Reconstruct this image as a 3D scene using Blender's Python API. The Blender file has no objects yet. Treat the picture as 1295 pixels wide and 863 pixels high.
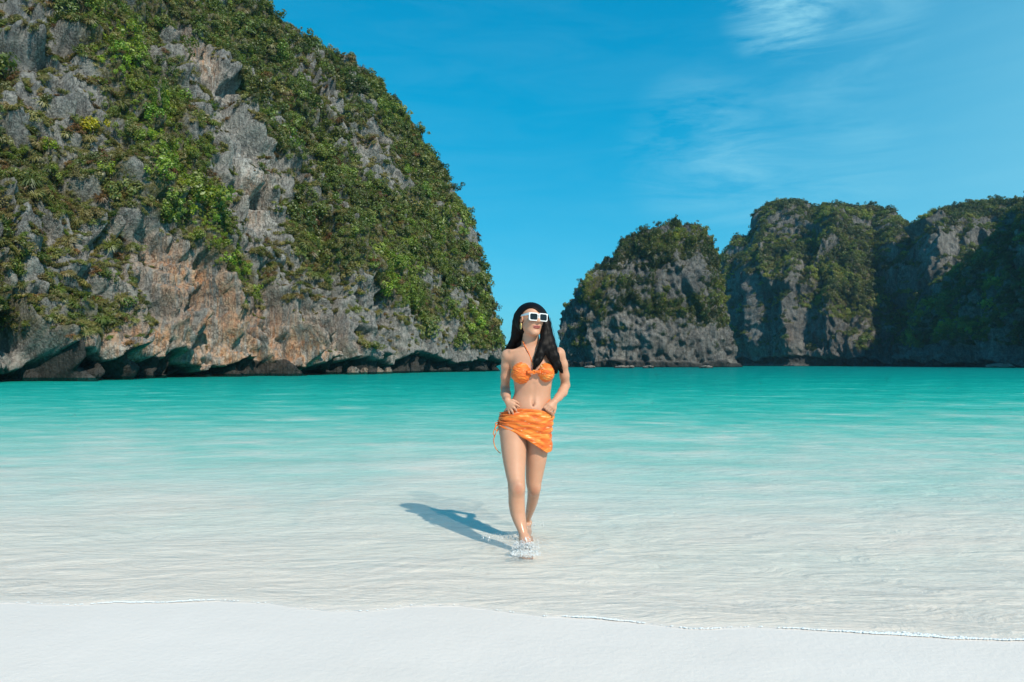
import bpy, bmesh, math, random
import numpy as np
from mathutils import Vector, Matrix

random.seed(7); np.random.seed(7)
scene = bpy.context.scene
col = scene.collection

# ------------------------------------------------------------------ camera
CAMZ = 1.165                      # metres above the water
FPX = 863.0                       # focal length in photo pixels (24 mm on 36 mm)
PITCH = math.atan((460.0 - 431.5) / FPX)
cam_d = bpy.data.cameras.new('camera'); cam = bpy.data.objects.new('camera', cam_d); col.objects.link(cam)
cam_d.lens = 36.0 * FPX / 1295.0; cam_d.sensor_width = 36.0
cam_d.clip_start = 0.05; cam_d.clip_end = 20000
cam.location = (0, 0, CAMZ); cam.rotation_euler = (math.pi / 2 + PITCH, 0, 0)
scene.camera = cam

# ------------------------------------------------------------------ sun and sky
SUN_EL = math.radians(41)
SUN_H = Vector((0.555, -0.832, 0)).normalized()          # horizontal direction towards the sun
sun_vec = Vector((SUN_H.x * math.cos(SUN_EL), SUN_H.y * math.cos(SUN_EL), math.sin(SUN_EL)))
sd = bpy.data.lights.new('sun', 'SUN'); sd.energy = 4.35; sd.angle = math.radians(0.8); sd.color = (1.0, 0.905, 0.755)
sun = bpy.data.objects.new('sun', sd); col.objects.link(sun)
sun.rotation_euler = sun_vec.to_track_quat('Z', 'Y').to_euler(); sun.location = (40, -40, 60)

def N(nt, typ, **kw):
    n = nt.nodes.new(typ)
    for k, v in kw.items():
        if k in ('inp',):
            for kk, vv in v.items(): n.inputs[kk].default_value = vv
        else: setattr(n, k, v)
    return n
def L(nt, a, b): nt.links.new(a, b)

world = bpy.data.worlds.new('World'); scene.world = world; world.use_nodes = True
nt = world.node_tree; nt.nodes.clear()
out = N(nt, 'ShaderNodeOutputWorld'); bg = N(nt, 'ShaderNodeBackground'); L(nt, bg.outputs[0], out.inputs[0])
sky = N(nt, 'ShaderNodeTexSky', sky_type='NISHITA', sun_disc=False, sun_elevation=SUN_EL,
        sun_rotation=math.atan2(SUN_H.x, SUN_H.y), altitude=0, air_density=1.0, dust_density=0.3, ozone_density=1.0)
bg.inputs[1].default_value = 0.10
# the clear, strongly cyan tropical sky of the photograph: one even grade (power and gain per channel) over the whole sky
sp = N(nt, 'ShaderNodeSeparateColor'); L(nt, sky.outputs[0], sp.inputs[0]); cb = N(nt, 'ShaderNodeCombineColor')
def wm(op, a, b=None, clamp=False):
    m = N(nt, 'ShaderNodeMath', operation=op, use_clamp=clamp)
    for k, v in enumerate((a, b)):
        if v is None: continue
        if hasattr(v, 'is_linked'): L(nt, v, m.inputs[k])
        else: m.inputs[k].default_value = v
    return m.outputs[0]
L(nt, wm('MAXIMUM', wm('MULTIPLY', wm('SUBTRACT', sp.outputs[0], 1.7), 0.28), 0.0), cb.inputs[0])
L(nt, wm('MULTIPLY', wm('POWER', sp.outputs[1], 0.58), 2.05), cb.inputs[1])
L(nt, wm('MULTIPLY', wm('POWER', sp.outputs[2], 0.50), 3.25), cb.inputs[2])
# thin cirrus: streaks of ice cloud, and a faint veil thickening towards the sun's side of the sky
geo = N(nt, 'ShaderNodeTexCoord')
nrm = N(nt, 'ShaderNodeVectorMath', operation='NORMALIZE'); L(nt, geo.outputs['Generated'], nrm.inputs[0])
mp = N(nt, 'ShaderNodeMapping', inp={'Rotation': (0.0, math.radians(28), math.radians(-14)), 'Scale': (1.6, 1.0, 9.0)})
L(nt, geo.outputs['Generated'], mp.inputs[0])
nz = N(nt, 'ShaderNodeTexNoise', inp={'Scale': 3.2, 'Detail': 10.0, 'Roughness': 0.66, 'Distortion': 0.6}); L(nt, mp.outputs[0], nz.inputs[0])
rs = N(nt, 'ShaderNodeMapRange', inp={'From Min': 0.40, 'From Max': 0.78}); L(nt, nz.outputs[0], rs.inputs[0])
def sky_dir(px, py):
    d = Vector(((px - 647.5) / FPX, (431.5 - py) / FPX, -1)); d.rotate(Matrix.Rotation(math.pi / 2 + PITCH, 3, 'X')); return d.normalized()
total = wm('MULTIPLY', rs.outputs[0], 0.06)
for (px, py, ang, amt) in ((985, 2, 4.6, .95), (1075, 14, 6.0, .34), (880, 190, 7.0, 0.30), (1010, 215, 9.0, 0.26)):       # cirrus patches the photo shows
    dp = N(nt, 'ShaderNodeVectorMath', operation='DOT_PRODUCT'); dp.inputs[1].default_value = sky_dir(px, py); L(nt, nrm.outputs[0], dp.inputs[0])
    mr = N(nt, 'ShaderNodeMapRange', interpolation_type='SMOOTHSTEP', inp={'From Min': math.cos(math.radians(ang)), 'From Max': 1.0, 'To Max': amt}); L(nt, dp.outputs['Value'], mr.inputs[0])
    total = wm('ADD', total, wm('MULTIPLY', mr.outputs[0], rs.outputs[0]))
dv = N(nt, 'ShaderNodeVectorMath', operation='DOT_PRODUCT'); dv.inputs[1].default_value = (1, 0, -.35); L(nt, nrm.outputs[0], dv.inputs[0])
veil = N(nt, 'ShaderNodeMapRange', interpolation_type='SMOOTHSTEP', inp={'From Min': 0.05, 'From Max': 0.85, 'To Max': 0.62}); L(nt, dv.outputs['Value'], veil.inputs[0])
total = wm('ADD', total, veil.outputs[0], True)
mix = N(nt, 'ShaderNodeMix', data_type='RGBA'); L(nt, total, mix.inputs[0]); L(nt, cb.outputs[0], mix.inputs[6]); mix.inputs[7].default_value = (3.6, 7.9, 9.4, 1)
L(nt, mix.outputs[2], bg.inputs[0])

vs = scene.view_settings
vs.view_transform = 'Standard'; vs.look = 'None'; vs.exposure = 0.0; vs.gamma = 1.0; vs.use_curve_mapping = False
scene.render.engine = 'CYCLES'
scene.cycles.use_denoising = True
scene.cycles.max_bounces = 7; scene.cycles.diffuse_bounces = 3; scene.cycles.glossy_bounces = 3
scene.cycles.transparent_max_bounces = 24; scene.cycles.transmission_bounces = 4
scene.cycles.caustics_reflective = False; scene.cycles.caustics_refractive = False

# ------------------------------------------------------------------ helpers
CP, SP = math.cos(PITCH), math.sin(PITCH)
def unproj(px, py, Y):
    """photo pixel -> world point at distance Y in front of the camera"""
    px = np.asarray(px, float); py = np.asarray(py, float)
    a = (px - 647.5) / FPX; b = (431.5 - py) / FPX
    fy = CP - b * SP; fz = SP + b * CP
    k = Y / fy
    return np.stack(np.broadcast_arrays(a * k, Y + 0 * k, CAMZ + fz * k), -1)
def proj(P):
    x, y, z = P[..., 0], P[..., 1], P[..., 2] - CAMZ
    f = y * CP + z * SP; u = -y * SP + z * CP
    f = np.where(np.abs(f) < 1e-3, 1e-3, f)
    return 647.5 + FPX * x / f, 431.5 - FPX * u / f, f
def P3(px, py, Y): return Vector(unproj(px, py, Y).tolist())

def tag(o, label=None, cat=None, group=None, kind=None):
    if label: o['label'] = label
    if cat: o['category'] = cat
    if group: o['group'] = group
    if kind: o['kind'] = kind
    return o
def mesh_obj(name, verts, faces, mat=None, parent=None, smooth=True, link=True):
    me = bpy.data.meshes.new(name)
    verts = np.asarray(verts, np.float32)
    if isinstance(faces, np.ndarray):
        n, k = faces.shape
        me.vertices.add(len(verts)); me.vertices.foreach_set('co', verts.ravel())
        me.loops.add(n * k); me.loops.foreach_set('vertex_index', faces.astype(np.int32).ravel())
        me.polygons.add(n); me.polygons.foreach_set('loop_start', np.arange(0, n * k, k, dtype=np.int32))
        me.update(calc_edges=True)
    else:
        me.from_pydata(verts.tolist(), [], faces); me.update()
    if smooth: me.polygons.foreach_set('use_smooth', np.ones(len(me.polygons), bool))
    o = bpy.data.objects.new(name, me)
    if link: col.objects.link(o)
    if mat: me.materials.append(mat)
    if parent: o.parent = parent
    return o
def attr(o, name, data, typ='FLOAT', dom='POINT'):
    a = o.data.attributes.new(name, typ, dom)
    key = {'FLOAT': 'value', 'INT': 'value', 'FLOAT_VECTOR': 'vector', 'FLOAT_COLOR': 'color'}[typ]
    a.data.foreach_set(key, np.asarray(data, np.int32 if typ == 'INT' else np.float32).ravel())
def grid_faces(ns, ntt):
    i = np.arange(ns - 1)[:, None] * ntt + np.arange(ntt - 1)[None, :]
    return np.stack([i, i + ntt, i + ntt + 1, i + 1], -1).reshape(-1, 4)
def sstep(a, b, x):
    t = np.clip((x - a) / (b - a), 0, 1); return t * t * (3 - 2 * t)

# numpy gradient noise and cell noise
_rng = np.random.RandomState(3)
_perm = _rng.permutation(4096).astype(np.int32)
_g = _rng.normal(size=(4096, 3)).astype(np.float32); _g /= np.linalg.norm(_g, axis=1)[:, None]
_r = _rng.rand(4096, 4).astype(np.float32)
def _h(i, j, k, s=0): return _perm[(_perm[(_perm[(i + s * 131) & 4095] + j) & 4095] + k) & 4095]
def perlin(p, seed=0):
    p = np.asarray(p, np.float32); i = np.floor(p).astype(np.int32); f = p - i
    w = f * f * f * (f * (f * 6 - 15) + 10); out = 0
    for a in (0, 1):
        for b in (0, 1):
            for c in (0, 1):
                g = _g[_h(i[..., 0] + a, i[..., 1] + b, i[..., 2] + c, seed)]
                d = g[..., 0] * (f[..., 0] - a) + g[..., 1] * (f[..., 1] - b) + g[..., 2] * (f[..., 2] - c)
                wa = w[..., 0] if a else 1 - w[..., 0]; wb = w[..., 1] if b else 1 - w[..., 1]; wc = w[..., 2] if c else 1 - w[..., 2]
                out = out + d * wa * wb * wc
    return out * 1.6
def fbm(p, octv=4, seed=0, gain=0.5, ridged=False):
    s = 0; a = 1; t = 0
    for o in range(octv):
        n = perlin(p * (2.03 ** o), seed + o * 7)
        s = s + a * ((1 - 2 * np.abs(n)) if ridged else n); t += a; a *= gain
    return s / t
def facets(p, seed=0, tilt=0.8):
    """blocky rock: every voronoi cell is its own tilted flat facet"""
    p = np.asarray(p, np.float32); i = np.floor(p).astype(np.int32); f = p - i
    best = np.full(p.shape[:-1], 9., np.float32); sec = best.copy(); val = np.zeros_like(best)
    for a in (-1, 0, 1):
        for b in (-1, 0, 1):
            for c in (-1, 0, 1):
                h = _h(i[..., 0] + a, i[..., 1] + b, i[..., 2] + c, seed); r = _r[h]
                dx = f[..., 0] - a - r[..., 0]; dy = f[..., 1] - b - r[..., 1]; dz = f[..., 2] - c - r[..., 2]
                d = dx * dx + dy * dy + dz * dz
                v = (r[..., 3] - .5) + tilt * (dx * _g[h, 0] + dy * _g[h, 1] + dz * _g[h, 2])
                m = d < best
                sec = np.where(m, best, np.minimum(sec, d)); val = np.where(m, v, val); best = np.where(m, d, best)
    return val, np.sqrt(sec) - np.sqrt(best)

def new_mat(name):
    m = bpy.data.materials.new(name); m.use_nodes = True
    t = m.node_tree; t.nodes.clear()
    o = N(t, 'ShaderNodeOutputMaterial'); b = N(t, 'ShaderNodeBsdfPrincipled'); L(t, b.outputs[0], o.inputs[0])
    return m, t, b, o
def ramp(t, fac, stops, interp='LINEAR'):
    r = N(t, 'ShaderNodeValToRGB'); r.color_ramp.interpolation = interp
    e = r.color_ramp.elements
    while len(e) < len(stops): e.new(0.5)
    for k, (p, c) in enumerate(stops): e[k].position = p; e[k].color = (*c, 1)
    if fac is not None: L(t, fac, r.inputs[0])
    return r
def mixc(t, fac, a, b, mode='MIX'):
    m = N(t, 'ShaderNodeMix', data_type='RGBA', blend_type=mode)
    for s, v in ((0, fac), (6, a), (7, b)):
        if hasattr(v, 'is_linked'): L(t, v, m.inputs[s])
        elif isinstance(v, (int, float)): m.inputs[s].default_value = v
        else: m.inputs[s].default_value = (*v, 1)
    return m.outputs[2]
def noise_n(t, scale, detail=4, rough=.55, vec=None, dist=0.0):
    n = N(t, 'ShaderNodeTexNoise', inp={'Scale': scale, 'Detail': detail, 'Roughness': rough, 'Distortion': dist})
    if vec is not None: L(t, vec, n.inputs[0])
    return n.outputs[0]
def mapped(t, scale=(1, 1, 1), rot=(0, 0, 0), src='Object'):
    tc = N(t, 'ShaderNodeTexCoord'); m = N(t, 'ShaderNodeMapping', inp={'Scale': scale, 'Rotation': rot}); L(t, tc.outputs[src], m.inputs[0]); return m.outputs[0]
def mrange(t, v, a, b, c=0.0, d=1.0):
    m = N(t, 'ShaderNodeMapRange', inp={'From Min': a, 'From Max': b, 'To Min': c, 'To Max': d}); L(t, v, m.inputs[0]); return m.outputs[0]
def math_n(t, op, a, b=None, clamp=False):
    m = N(t, 'ShaderNodeMath', operation=op, use_clamp=clamp)
    for k, v in enumerate((a, b)):
        if v is None: continue
        if hasattr(v, 'is_linked'): L(t, v, m.inputs[k])
        else: m.inputs[k].default_value = v
    return m.outputs[0]
def attr_n(t, name, typ='GEOMETRY', o='Fac'):
    a = N(t, 'ShaderNodeAttribute', attribute_name=name, attribute_type=typ); return a.outputs[o]
def bump_n(t, h, strength, dist, base=None):
    b = N(t, 'ShaderNodeBump', inp={'Strength': strength, 'Distance': dist}); L(t, h, b.inputs['Height'])
    if base is not None: L(t, base, b.inputs['Normal'])
    return b.outputs[0]
# ------------------------------------------------------------------ beach, seabed and water
_sx = np.array([-700, -300, -100, 0, 60, 100, 150, 200, 270, 340, 380, 420, 470, 520, 580, 640, 700, 760, 820, 870, 950, 1050, 1150, 1295, 1500, 1900], float)
_sy = np.array([752, 756, 762, 763, 765, 766, 762, 763, 760, 764, 771, 775, 774, 766, 765, 774, 780, 784, 790, 797, 793, 799, 806, 811, 818, 830], float)
_k = (431.5 - _sy) / FPX
_Y = -CAMZ * (CP - _k * SP) / (SP + _k * CP)
_X = (_sx - 647.5) / FPX * _Y / (CP - _k * SP)
def shore(X):
    X = np.asarray(X, float)
    base = np.interp(X, _X, _Y) 
    far = np.abs(X)
    q = np.stack([X * 3.0, 0 * X + .3, 0 * X], -1)
    return base + 0.018 * perlin(q) + 0.010 * perlin(q * 3.3, 5) + 0.10 * sstep(8, 40, far) * 20 * perlin(np.stack([X * .03, 0 * X, 0 * X + .7], -1))
_sm = np.convolve(np.pad(np.interp(np.linspace(-40, 40, 3201), _X, _Y), 40, mode='edge'), np.ones(81) / 81, 'valid')
def shore_s(X): return np.interp(X, np.linspace(-40, 40, 3201), _sm)
def bed_z(X, Y):
    d = Y - shore_s(X)                                     # metres seaward of the water's edge
    # seen without refraction the bottom would look far too deep at this low angle, so it lies at its apparent depth
    deep = -0.30 * (1 - np.exp(-0.055 * np.maximum(d, 0) / 0.30))
    up = np.where(d < 0, 0.9 * (1 - np.exp(d * 0.055)), 0)
    return np.where(d < 0, up, deep)

def water_depth(X, Y):
    d = Y - shore_s(X); return np.maximum(0.055 * np.minimum(d, 60) + 0.035 * np.clip(d - 60, 0, 120), 0)
def fan_rows(y0, y1, n, p=1.0):
    return y0 + (y1 - y0) * (np.exp(np.linspace(0, 1, n) * p) - 1) / (math.exp(p) - 1)

# sand: one sheet from behind the camera, under the water, out to the horizon
rows = np.concatenate([np.linspace(-60, 0.5, 40), np.linspace(0.6, 9, 230), fan_rows(9.1, 4000, 90, 6)])
u = np.linspace(-1, 1, 301); u = np.sign(u) * (0.25 * np.abs(u) + 0.75 * np.abs(u) ** 3)
Yg, Ug = np.meshgrid(rows, u, indexing='ij')
Xg = Ug * (9 + np.maximum(Yg, 0) * 0.9 + np.maximum(-Yg, 0) * 1.0 + 30 * sstep(0, 40, np.abs(Yg)))
Zg = bed_z(Xg, Yg)
pt = np.stack([Xg, Yg, 0 * Xg], -1)
near = sstep(30, 6, np.abs(Yg))
dry = sstep(0.1, -0.5, Yg - shore_s(Xg))
Zg = Zg + near * (0.006 * fbm(pt * 1.3, 3, 11) * (1 - dry) + dry * (0.010 * fbm(pt * .8, 3, 2) + 0.003 * fbm(pt * 5, 3, 4)))
m_sand, t, b, o = new_mat('white_coral_sand')
vec = mapped(t)
n1 = noise_n(t, 0.9, 5, .6, vec); n2 = noise_n(t, 260, 3, .7, vec); n3 = noise_n(t, 34, 5, .65, vec)
c = ramp(t, n1, [(0.3, (0.845, 0.735, 0.665)), (0.7, (0.89, 0.78, 0.715))]).outputs[0]
c = mixc(t, mrange(t, n2, .35, .75, 0, .16), c, (0.66, 0.60, 0.53))
wet = attr_n(t, 'wet')
c = mixc(t, wet, c, mixc(t, n3, (0.96, 0.82, 0.70), (0.995, 0.87, 0.77)))
L(t, c, b.inputs['Base Color']); b.inputs['Roughness'].default_value = 0.9; b.inputs['Specular IOR Level'].default_value = 0.15
# ripples of the sand bottom, drawn out along the shore by the swash
vr = mapped(t, (1.0, 2.6, 1), (0, 0, math.radians(30)))
rip = noise_n(t, 1.7, 5, .60, vr, 1.6)
hh = math_n(t, 'ADD', math_n(t, 'MULTIPLY', n2, 0.06), math_n(t, 'MULTIPLY', n3, 0.30))
hh = math_n(t, 'ADD', hh, math_n(t, 'MULTIPLY', math_n(t, 'MULTIPLY', rip, wet), 4.6))
L(t, bump_n(t, hh, 0.5, 0.02), b.inputs['Normal'])
ground = mesh_obj('beach', np.stack([Xg, Yg, Zg], -1).reshape(-1, 3), grid_faces(*Xg.shape)[:, ::-1], m_sand)
attr(ground, 'wet', sstep(-0.01, 0.10, (Yg - shore(Xg))).ravel())
tag(ground, 'smooth white sand beach sloping down under the clear shallows', 'beach', kind='structure')

# water sheet
nr = 620
r = np.linspace(0, 1, nr)
d_rows = np.concatenate([[0, .004, .012, .024], np.linspace(.045, 9.0, 420), fan_rows(9.03, 4000, 200, 5.4)])
u = np.linspace(-1, 1, 421); u = np.sign(u) * (0.35 * np.abs(u) + 0.65 * np.abs(u) ** 3)
Dg, Ug = np.meshgrid(d_rows, u, indexing='ij')
Xw = Ug * (7.5 + Dg * 0.95 + 22 * sstep(0, 40, Dg))
Yw = shore(Xw) * sstep(60, 0, Dg) + 3.4 * sstep(0, 60, Dg) + Dg
depth = water_depth(Xw, Yw)
Q = np.stack([Xw, Yw, 0 * Xw], -1)
ang = math.radians(-20)
Qr = np.stack([Q[..., 0] * math.cos(ang) - Q[..., 1] * math.sin(ang), Q[..., 0] * math.sin(ang) + Q[..., 1] * math.cos(ang), 0 * Xw], -1)
swell = fbm(Qr * np.array([.35, .9, 1.]), 3, 21) * 0.026 + fbm(Q * np.array([.9, 1.9, 1.]), 3, 25) * 0.014
swash = fbm(Qr * np.array([2.2, 5.0, 1.]), 4, 28) * 0.010
amp = sstep(0, 1.2, Dg)
Zw = amp * (swell * sstep(0.3, 3, Dg) + swash * sstep(3.5, .6, Dg)) * sstep(400, 12, Dg)
# rings spreading from the wading legs
for (cx, cy, R, w, h, a0, a1) in ((0.12, 4.75, .62, .05, .030, -60, 75), (0.15, 4.85, .42, .04, .018, -120, 120), (0.1, 4.8, .95, .07, .016, -30, 60), (.05, 4.45, .2, .03, .012, -180, 180)):
    dx = Xw - cx; dy = (Yw - cy) * .9; rr = np.hypot(dx, dy); th = np.degrees(np.arctan2(dy, dx))
    wob = R * (1 + .10 * perlin(Q * 2.1, 31))
    win = sstep(a0 - 15, a0 + 20, th) * sstep(a1 + 15, a1 - 20, th) if a1 < 180 else 1
    Zw += h * np.exp(-((rr - wob) / w) ** 2) * win
lip = np.exp(-Dg / 0.05) * 0.0018 * (1 + perlin(Q * 3)) * sstep(-.001, .01, Dg)
Zbed = bed_z(Xw, Yw)
Zw = np.where(Dg <= 0, Zbed - 0.004, np.maximum(Zw + lip + .001, np.where(Dg < .6, Zbed + 0.0035, -99)))
m_w, t, b, o = new_mat('sea_water')
dep = attr_n(t, 'depth')
w1 = noise_n(t, 1.0, 6, .62, mapped(t, (1.0, 1.9, 1), (0, 0, math.radians(-9))), .9)
w2 = noise_n(t, 1.0, 5, .6, mapped(t, (4.2, 7.5, 1), (0, 0, math.radians(14))), .8)
w3 = noise_n(t, 1.0, 3, .6, mapped(t, (.16, .40, 1), (0, 0, math.radians(5))), .4)
w5 = noise_n(t, 1.0, 5, .62, mapped(t, (.50, .85, 1), (0, 0, math.radians(-16))), .8)
h = math_n(t, 'ADD', math_n(t, 'MULTIPLY', w1, .9), math_n(t, 'MULTIPLY', w2, .24)); h = math_n(t, 'ADD', h, math_n(t, 'MULTIPLY', w3, 3.0)); h = math_n(t, 'ADD', h, math_n(t, 'MULTIPLY', w5, 1.7))
bn = bump_n(t, h, 1.0, 0.34)
# the column of water under each point absorbs red first: sand white at the edge, then aqua, turquoise, teal.
# wave crests and troughs make that column thicker and thinner
w4 = noise_n(t, 1.0, 4, .6, mapped(t, (.035, .16, 1), (0, 0, math.radians(-5))), .5)
rel = math_n(t, 'ADD', math_n(t, 'MULTIPLY', math_n(t, 'SUBTRACT', math_n(t, 'ADD', math_n(t, 'MULTIPLY', w1, .45), math_n(t, 'MULTIPLY', w5, .55)), .5), 5.0), math_n(t, 'MULTIPLY', math_n(t, 'SUBTRACT', w3, .5), 1.5))
rel = math_n(t, 'ADD', rel, math_n(t, 'MULTIPLY', math_n(t, 'SUBTRACT', w4, .5), 1.1))
rel = math_n(t, 'MAXIMUM', math_n(t, 'ADD', rel, 1.0), .25)
de = math_n(t, 'SQRT', math_n(t, 'DIVIDE', math_n(t, 'MULTIPLY', dep, rel), 7.0), clamp=True)
tint = ramp(t, de, [(0, (.998, .995, .995)), (.066, (.985, .985, .98)), (.124, (.92, .965, .965)), (.173, (.82, .945, .955)), (.23, (.655, .905, .905)), (.27, (.51, .875, .865)), (.412, (.12, .76, .735)), (.61, (.03, .62, .61)), (1.0, (.02, .48, .50))]).outputs[0]
clear = N(t, 'ShaderNodeBsdfTransparent'); L(t, tint, clear.inputs[0])
# a little fine sand stirred up in the shallows
silt = N(t, 'ShaderNodeBsdfDiffuse'); silt.inputs[0].default_value = (.93, .89, .82, 1); L(t, bump_n(t, h, .6, .12), silt.inputs['Normal'])
mx = N(t, 'ShaderNodeMixShader'); L(t, math_n(t, 'MULTIPLY', math_n(t, 'EXPONENT', math_n(t, 'MULTIPLY', dep, -3.0)), .17), mx.inputs[0]); L(t, clear.outputs[0], mx.inputs[1]); L(t, silt.outputs[0], mx.inputs[2])
gl = N(t, 'ShaderNodeBsdfGlossy', inp={'Roughness': 0.06}); L(t, bn, gl.inputs['Normal']); gl.inputs[0].default_value = (1, 1, 1, 1)
fr = N(t, 'ShaderNodeFresnel', inp={'IOR': 1.33}); L(t, bn, fr.inputs['Normal'])
fac = math_n(t, 'MINIMUM', math_n(t, 'MULTIPLY', fr.outputs[0], 0.44), 0.27)
mx2 = N(t, 'ShaderNodeMixShader'); L(t, fac, mx2.inputs[0]); L(t, mx.outputs[0], mx2.inputs[1]); L(t, gl.outputs[0], mx2.inputs[2])
L(t, mx2.outputs[0], o.inputs[0]); t.nodes.remove(b)
water = mesh_obj('water', np.stack([Xw, Yw, Zw], -1).reshape(-1, 3), grid_faces(*Xw.shape)[:, ::-1], m_w)
attr(water, 'depth', depth.ravel())
tag(water, 'clear shallow sea turning from pale aqua to turquoise', 'sea', kind='structure')

# thin line of foam along the water's edge
m_foam, t, b, o = new_mat('sea_foam'); b.inputs['Base Color'].default_value = (.86, .87, .87, 1); b.inputs['Roughness'].default_value = .6
fv, ff = [], []
xs = np.linspace(-6, 6, 1500); ys = shore(xs); on = fbm(np.stack([xs * 1.4, 0 * xs, 0 * xs + 3], -1), 3, 40) + .34 * sstep(-.3, 2.0, xs) - .16
rs_ = np.random.RandomState(5)
def blob(c, rx, ry, rz):
    base = len(fv)
    for (z, rr) in ((0.0, 1.0), (0.6, .75)):
        for k in range(6):
            a = k * math.pi / 3 + z; fv.append((c[0] + rx * rr * math.cos(a), c[1] + ry * rr * math.sin(a), c[2] + rz * z))
    fv.append((c[0], c[1], c[2] + rz))
    for k in range(6):
        k2 = (k + 1) % 6; ff.append((base + k, base + k2, base + 6 + k2, base + 6 + k)); ff.append((base + 6 + k, base + 6 + k2, base + 12))
for x, y, q in zip(xs, ys, on):
    n_ = (rs_.rand() < .25) if q < -.05 else (2 if q < .08 else 3 + int(q * 16))
    for k in range(n_):
        yy = y + abs(rs_.normal(0, .004 + .020 * max(q, 0))) - .002; xx = x + rs_.uniform(-.006, .006)
        s = rs_.uniform(.0015, .0045)
        blob((xx, yy, max(0, float(bed_z(xx, yy))) + .004), s * rs_.uniform(1, 2.2), s, s * .6)
foam = mesh_obj('foam', fv, ff, m_foam); tag(foam, 'thin white foam line where the water meets the sand', 'foam', kind='stuff')
# ------------------------------------------------------------------ limestone cliffs
def rock_material(name, far=False):
    m, t, b, o = new_mat(name)
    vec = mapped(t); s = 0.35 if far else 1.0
    k_ = .60 if far else 1.0  # distant cliffs: the same limestone colours, darkened evenly
    veg, stain, pale, notch = (attr_n(t, k) for k in ('veg', 'stain', 'pale', 'notch'))
    n1 = noise_n(t, .22 * s, 6, .62, vec); n2 = noise_n(t, 1.6 * s, 6, .65, vec)
    streak = noise_n(t, 1.0, 6, .65, mapped(t, (1.1 * s, 1.1 * s, .10 * s)), .8)
    streak2 = noise_n(t, 1.0, 5, .6, mapped(t, (2.6 * s, 2.6 * s, .16 * s)), .5)
    c = ramp(t, n1, [(.25, (.165, .165, .165)), (.5, (.25, .24, .225)), (.75, (.345, .32, .285))]).outputs[0]
    c = mixc(t, mrange(t, n2, .45, .75, 0, .5), c, (.43, .405, .36))
    warm = mixc(t, mrange(t, n2, .35, .65), (.54, .235, .105), (.58, .39, .25))
    c = mixc(t, math_n(t, 'MULTIPLY', stain, mrange(t, streak, .40, .58)), c, warm)
    c = mixc(t, math_n(t, 'MULTIPLY', pale, mrange(t, streak2, .42, .66)), c, (.62, .585, .53))
    c = mixc(t, mrange(t, streak, .58, .80, 0, .7), c, (.055, .055, .058))
    c = mixc(t, mrange(t, streak2, .60, .78, 0, .6), c, (.075, .072, .07))
    crk = noise_n(t, .9 * s, 8, .70, mapped(t, (1.0, 1.0, .45)), .35)
    crack = mrange(t, math_n(t, 'ABSOLUTE', math_n(t, 'SUBTRACT', crk, .5)), 0.0, .016, 1.0, 0.0)
    c = mixc(t, math_n(t, 'MULTIPLY', crack, .5), c, (.035, .035, .036))
    n4 = noise_n(t, 4.5 * s, 6, .7, vec)
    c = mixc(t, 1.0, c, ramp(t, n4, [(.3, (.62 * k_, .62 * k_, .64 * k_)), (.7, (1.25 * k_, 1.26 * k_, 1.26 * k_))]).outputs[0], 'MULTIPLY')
    dirt = mixc(t, n2, (.085, .085, .030), (.15, .125, .055))
    c = mixc(t, math_n(t, 'MULTIPLY', veg, mrange(t, n2, .30, .55)), c, dirt)
    c = mixc(t, notch, c, (.035, .037, .036))                       # near-black colour all through the tidal notch
    L(t, c, b.inputs['Base Color']); b.inputs['Roughness'].default_value = .95; b.inputs['Specular IOR Level'].default_value = .2
    h = math_n(t, 'ADD', math_n(t, 'MULTIPLY', n2, 1.0), math_n(t, 'MULTIPLY', streak2, .8))
    h = math_n(t, 'ADD', h, math_n(t, 'MULTIPLY', crack, -.5)); h = math_n(t, 'ADD', h, math_n(t, 'MULTIPLY', n4, .45))
    L(t, bump_n(t, h, .8, .55 / s), b.inputs['Normal'])
    return m
m_rock = rock_material('limestone'); m_rock_far = rock_material('limestone_far', True)

def grid_normals(P):
    du = np.gradient(P, axis=0); dv = np.gradient(P, axis=1)
    n = np.cross(du, dv); return n / (np.linalg.norm(n, axis=-1, keepdims=True) + 1e-9)

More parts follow.
